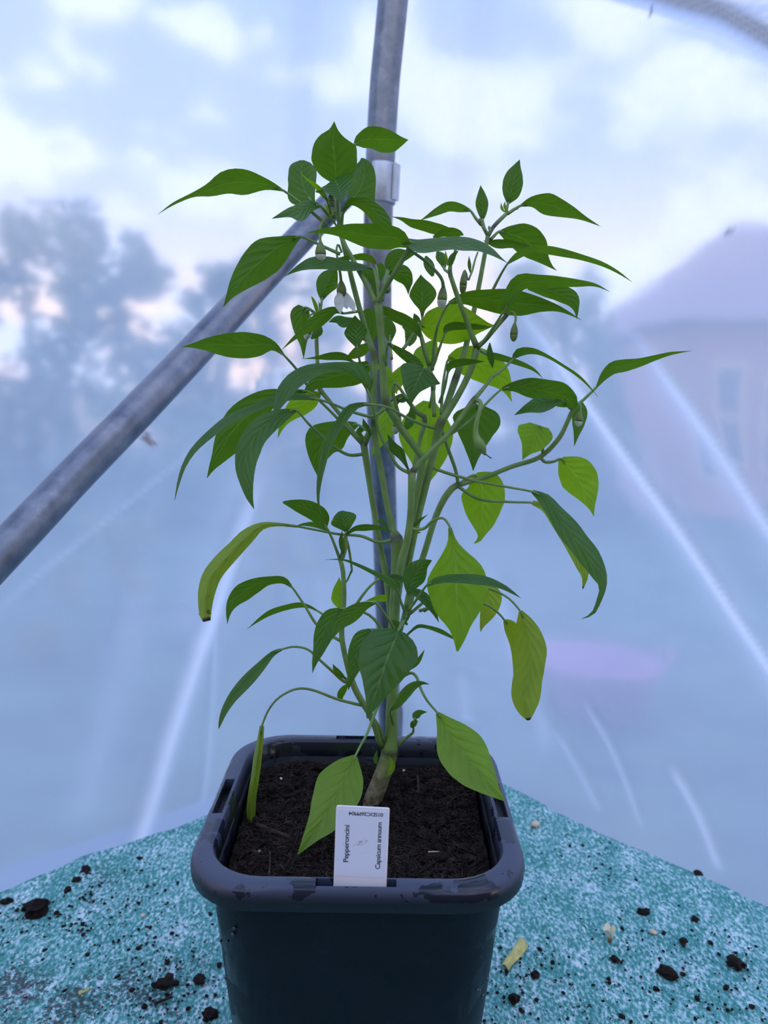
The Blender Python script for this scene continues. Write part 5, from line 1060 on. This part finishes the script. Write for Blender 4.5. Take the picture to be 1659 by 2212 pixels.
bud((1112, 698), (1109, 738), 8.5, -.004, [(1094, 682), (1102, 674), (1110, 675), (1114, 686), (1112, 702)], 2.6, 'bud', Yp=.006)
bud((1253, 890), (1248, 922), 9, .022, [(1240, 884), (1247, 872), (1254, 875), (1254, 892)], 2.4, Yp=.034)
bud((829, 606), (838, 634), 10, -.002, [(822, 645), (828, 625), (830, 606)], 2.4, 'bud', Yp=-.006)
bud((1003, 585), (999, 636), 8, .02, [(1010, 605), (1008, 592), (1004, 584)], 2, 'bud', Yp=.03)
bud((668, 668), (660, 676), 4.5, .022, [(686, 690), (680, 674), (668, 668)], 2, 'bud')
bud((714, 418), (718, 447), 8, -.004, [(726, 470), (722, 455)], 2, 'bud')
bud((722, 447), (721, 470), 6, -.004, None, 2, 'bud')
bud((1037, 471), (1035, 483), 4.5, .036, [(1050, 500), (1040, 488)], 2, 'bud')
bud((1056, 488), (1059, 499), 3.5, .034, None, 2, 'bud_tip')
bud((672, 700), (660, 734), 8, .012, [(688, 684), (674, 678), (668, 690), (670, 704)], 2, 'bud_tip')
o = bud((864, 898), (852, 938), 9, .004, [(880, 862), (868, 845), (857, 829), (850, 832), (849, 850), (856, 877), (862, 900)], 4.0, 'petal_old', Yp=.0)
# open white flower
fl = body_px('flower', (737, 606), (738, 640), 0, 0, [(0, 3), (.15, 6), (.35, 9), (.6, 11), (.85, 10), (1, 7)], M['bud'], plant)
tube_px('pedicel', [(738, 545, .006, 2.5), (731, 528, .002, 2.5), (727, 540, 0, 2.5), (731, 570, 0, 3), (735, 592, 0, 3.4), (737, 612, 0, 4)], M['stem'], fl, sides=6)
for mid, y0, y1 in (([(735, 632, 4, 4), (733, 646, 10, 10), (733, 660, 10, 9), (735, 672, 4, 4), (735, 679, 0, 0)], -.003, -.006), ([(744, 632, 4, 4), (752, 646, 8, 8), (760, 660, 8, 7), (766, 672, 2, 2), (768, 674, 0, 0)], 0, -.001), ([(738, 632, 4, 4), (744, 648, 8, 8), (748, 660, 7, 7), (750, 668, 0, 0)], .004, .008), ([(734, 632, 4, 4), (729, 646, 7, 7), (727, 658, 5, 5), (727, 668, 0, 0)], .004, .008)):
    n0 = len(plant.children); p_ = leaf(mid, y0, y1, True, (.5, .5), wav=.05); p_.name = 'petal'; p_.data.name = 'petal'; p_.data.materials.clear(); p_.data.materials.append(M['petal']); p_.parent = fl
for a in ((728, 634), (748, 632), (739, 640)):
    body_px('sepal', (737, 628), a, -.001, -.002, [(0, 5), (.5, 4), (1, .5)], M['bud'], fl, 6)
# young fruit with a dry style
fr_ = tube_px('young_fruit', [(1028, 864, -.012, 5), (1037, 868, -.014, 5), (1038, 880, -.016, 5), (1031, 905, -.018, 5), (1027, 930, -.018, 6), (1029, 945, -.018, 8), (1034, 957, -.018, 11.5), (1041, 968, -.018, 10), (1046, 978, -.018, 5), (1049, 983, -.018, 2)], M['stem'], plant, n=30, sides=10)
tube_px('style', [(1047, 979, -.018, 1.3), (1055, 986, -.019, 1.1), (1061, 990, -.02, 1.6)], M['twig'], fr_, sides=5)

# ------------------------------------------------------------------ what lies on the matting
rng = random.Random(77)
def mat_pt(x, y, lift=0.0): p = pxz(x, y, 0.0); return Vector((p.x, p.y, lift))
def crumb(x, y, wpx, label, mat='soil', squash=.6):
    p = mat_pt(x, y); r = wpx / 2 * pscale(p); bm = bmesh.new()
    lump_into(bm, Vector((0, 0, 0)), r, rng, squash, 2, .55)
    for k in range(5): lump_into(bm, Vector((rng.gauss(0, r * .8), rng.gauss(0, r * .5), -r * .15)), r * rng.uniform(.25, .5), rng, .7, 1, .5)
    o = obj('soil_crumb', bm, M[mat], smooth=False); o.location = p + Vector((0, 0, r * squash * .55 + .0005)); return tag(o, label, 'soil crumb', 'soil crumbs on the matting')
crumb(80, 1970, 52, 'largest soil crumb near the left edge of the matting')
crumb(186, 1886, 26, 'dark soil crumb near the back left edge of the matting')
crumb(165, 1906, 24, 'soil crumb just below the one at the back left matting edge')
crumb(145, 1928, 18, 'small soil crumb in the short row sloping down from the back left edge')
crumb(13, 1949, 19, 'round soil crumb at the far left end of the matting')
crumb(455, 2197, 30, 'dark soil lump left of the pot at the bottom of the picture')
crumb(360, 2128, 34, 'loose soil lump left of the pot below the middle of the matting')
crumb(432, 2118, 24, 'soil crumb closest to the left side of the pot')
crumb(302, 1857, 13, 'tiny soil crumb close to the film behind the left matting edge')
crumb(1390, 1973, 20, 'soil crumb right above the fallen pale flower')
crumb(1330, 2077, 20, 'soil crumb below the fallen pale flower')
crumb(1440, 2105, 34, 'flat loose soil patch right of the pot at lower right')
crumb(1588, 2085, 34, 'scattered soil lump near the right picture edge')
crumb(1500, 1990, 18, 'soil crumb in the middle of the right matting')
crumb(1475, 2037, 18, 'soil crumb right of the pale seed husk')
crumb(1155, 2110, 20, 'soil crumb close to the right side of the pot')
crumb(1110, 2160, 24, 'dark soil crumb at the right foot of the pot')
crumb(1565, 1960, 10, 'tiny soil crumb near the right matting edge')
# a scatter that nobody could count
bm = bmesh.new(); cnt = 0
spots = [(mat_pt(x, y), s) for x, y, s in ((60, 2120, .09), (250, 2130, .10), (170, 2190, .08), (400, 2100, .05), (200, 2000, .07), (90, 1975, .03), (1300, 2130, .09), (1450, 2080, .07), (1600, 2090, .05), (1130, 2140, .04), (1500, 2000, .09), (1250, 1880, .06), (240, 1905, .05))]
while cnt < 3200:
    c, s = rng.choice(spots); x, y = c.x + rng.gauss(0, s), c.y + rng.gauss(0, s)
    if max(abs(x), abs(y)) < .088: continue
    q = Vector((x, y, 0)) - CORNER; dd = dL.x * dR.y - dL.y * dR.x; a = (q.x * dR.y - q.y * dR.x) / dd; b = (dL.x * q.y - dL.y * q.x) / dd
    if not (.01 < a < EDGE - .01 and .01 < b < EDGE - .01): continue
    r = min(.0026, .0003 + rng.expovariate(1 / .00042)); lump_into(bm, Vector((x, y, r * .3 + .0004)), r, rng, .6, 1, .5); cnt += 1
o = obj('soil_specks', bm, M['soil'], smooth=False); tag(o, 'fine dark soil specks scattered over the teal matting', 'soil', kind='stuff')
bm = bmesh.new()
for k in range(150):
    c, s = rng.choice(spots); x, y = c.x + rng.gauss(0, s), c.y + rng.gauss(0, s)
    if max(abs(x), abs(y)) < .088: continue
    q = Vector((x, y, 0)) - CORNER; dd = dL.x * dR.y - dL.y * dR.x; a = (q.x * dR.y - q.y * dR.x) / dd; b = (dL.x * q.y - dL.y * q.x) / dd
    if not (.01 < a < EDGE - .01 and .01 < b < EDGE - .01): continue
    lump_into(bm, Vector((x, y, .0010)), rng.uniform(.0004, .0010), rng, .8, 1, .3)
o = obj('perlite_specks', bm, M['perlite'], smooth=False); tag(o, 'tiny white perlite specks scattered over the teal matting', 'perlite', kind='stuff')
# fallen pale flower standing on its brown calyx
M['petal_cream'] = simple('cream_petal', (0.80, 0.76, 0.55), 0.55, nscale=200, var=.12)
M['calyx_brown'] = simple('brown_calyx', (0.30, 0.16, 0.07), 0.7, nscale=200, var=.3)
c = mat_pt(1317, 2036); s = pscale(c); ff = thing('fallen_flower', c, 'cream fallen pepper flower standing on the matting right of the pot', 'flower')
bm = bmesh.new(); tube_into(bm, [Vector((0, 0, .0005)), Vector((0, 0, .003)), Vector((-.0003, 0, .0055))], [.0016, .0021, .0022], 10); obj('calyx', bm, M['calyx_brown'], ff)
for k in range(5):
    a0 = 2 * math.pi * k / 5 + .4; bm = bmesh.new(); rows = []
    for i in range(7):
        u = i / 6; w = (.42 + .55 * math.sin(u * 2.2)) * (1 if u < .9 else .8); row = []
        for j in range(-3, 4):
            a = a0 + w * j / 3 * .62; rr = .0020 + .0032 * u + .0006 * abs(j / 3) * u; row.append(bm.verts.new((rr * math.cos(a) - .0012 * u, rr * math.sin(a), .0050 + .0100 * u - .0016 * (j / 3) ** 2 * u + .0008 * math.sin(k * 3.1) * u)))
        rows.append(row)
    for i in range(6):
        for j in range(6): bm.faces.new((rows[i][j], rows[i][j + 1], rows[i + 1][j + 1], rows[i + 1][j]))
    obj('petal', bm, M['petal_cream'], ff)
# yellow leaf scrap beside the pot
M['yellow_scrap'] = leaf_material('yellow_leaf_scrap', (.42, .40, .12), (.45, .42, .16), (.4, .4, .06), .25)
def scrap(name, pts, label, cat, mat, bend=.003, th=.0005):
    P = [mat_pt(x, y) for x, y in pts]; c = sum(P, Vector()) / len(P); bm = bmesh.new()
    a, b, c_, d = [p - c for p in P]; n1, n2 = 8, 5; lo_ = []; hi_ = []
    for i in range(n1 + 1):
        for j in range(n2 + 1):
            u, v = i / n1, j / n2; p = (a * (1 - u) + b * u) * (1 - v) + (d * (1 - u) + c_ * u) * v
            z = .0012 + bend * (1 - 4 * (v - .5) ** 2) + .0008 * math.sin(u * 7); lo_.append(bm.verts.new((p.x, p.y, z))); hi_.append(bm.verts.new((p.x, p.y, z + th)))
    W = n2 + 1
    for i in range(n1):
        for j in range(n2):
            k = i * W + j; bm.faces.new((lo_[k], lo_[k + 1], lo_[k + W + 1], lo_[k + W])); bm.faces.new((hi_[k], hi_[k + W], hi_[k + W + 1], hi_[k + 1]))
    bmesh.ops.recalc_face_normals(bm, faces=bm.faces)
    o = obj(name, bm, M[mat]); o.location = c; return tag(o, label, cat)
M['ochre'] = simple('dry_yellow_leaf', (.50, .46, .14), .6, nscale=120, var=.3)
scrap('leaf_scrap', [(1082, 2090), (1122, 2030), (1140, 2050), (1098, 2100)], 'yellow dead leaf scrap on the matting against the right side of the pot', 'leaf', 'ochre')
scrap('leaf_scrap', [(168, 2148), (190, 2138), (194, 2142), (172, 2154)], 'small ochre leaf scrap on the matting at lower left', 'leaf', 'ochre', .001)
stick('twig', mat_pt(334, 2174, .002), mat_pt(372, 2158, .002), .0013, 'short dark twig on the matting left of the pot', 'twig', mid=Vector((0, 0, .0003)))
M['husk'] = simple('pale_husk', (.66, .50, .36), .7, nscale=200, var=.25)
for x, y, w, nm, lab_, cat in ((1156, 1784, 17, 'pebble', 'pale tan pebble on the matting right of the pot rim', 'pebble'), (1411, 2017, 15, 'seed_husk', 'pale seed husk on the matting right of the fallen flower', 'seed'), (1507, 1893, 21, 'seed_pod', 'dark oval seed pod near the right matting edge', 'seed'), (309, 1979, 10, 'straw_chip', 'tiny tan straw chip on the left matting', 'straw')):
    p = mat_pt(x, y); r = w / 2 * pscale(p); bm = bmesh.new(); lump_into(bm, Vector((0, 0, 0)), r, rng, .6, 2, .22)
    o = obj(nm, bm, M['soil'] if nm == 'seed_pod' else M['husk']); o.location = p + Vector((0, 0, r * .55)); tag(o, lab_, cat)
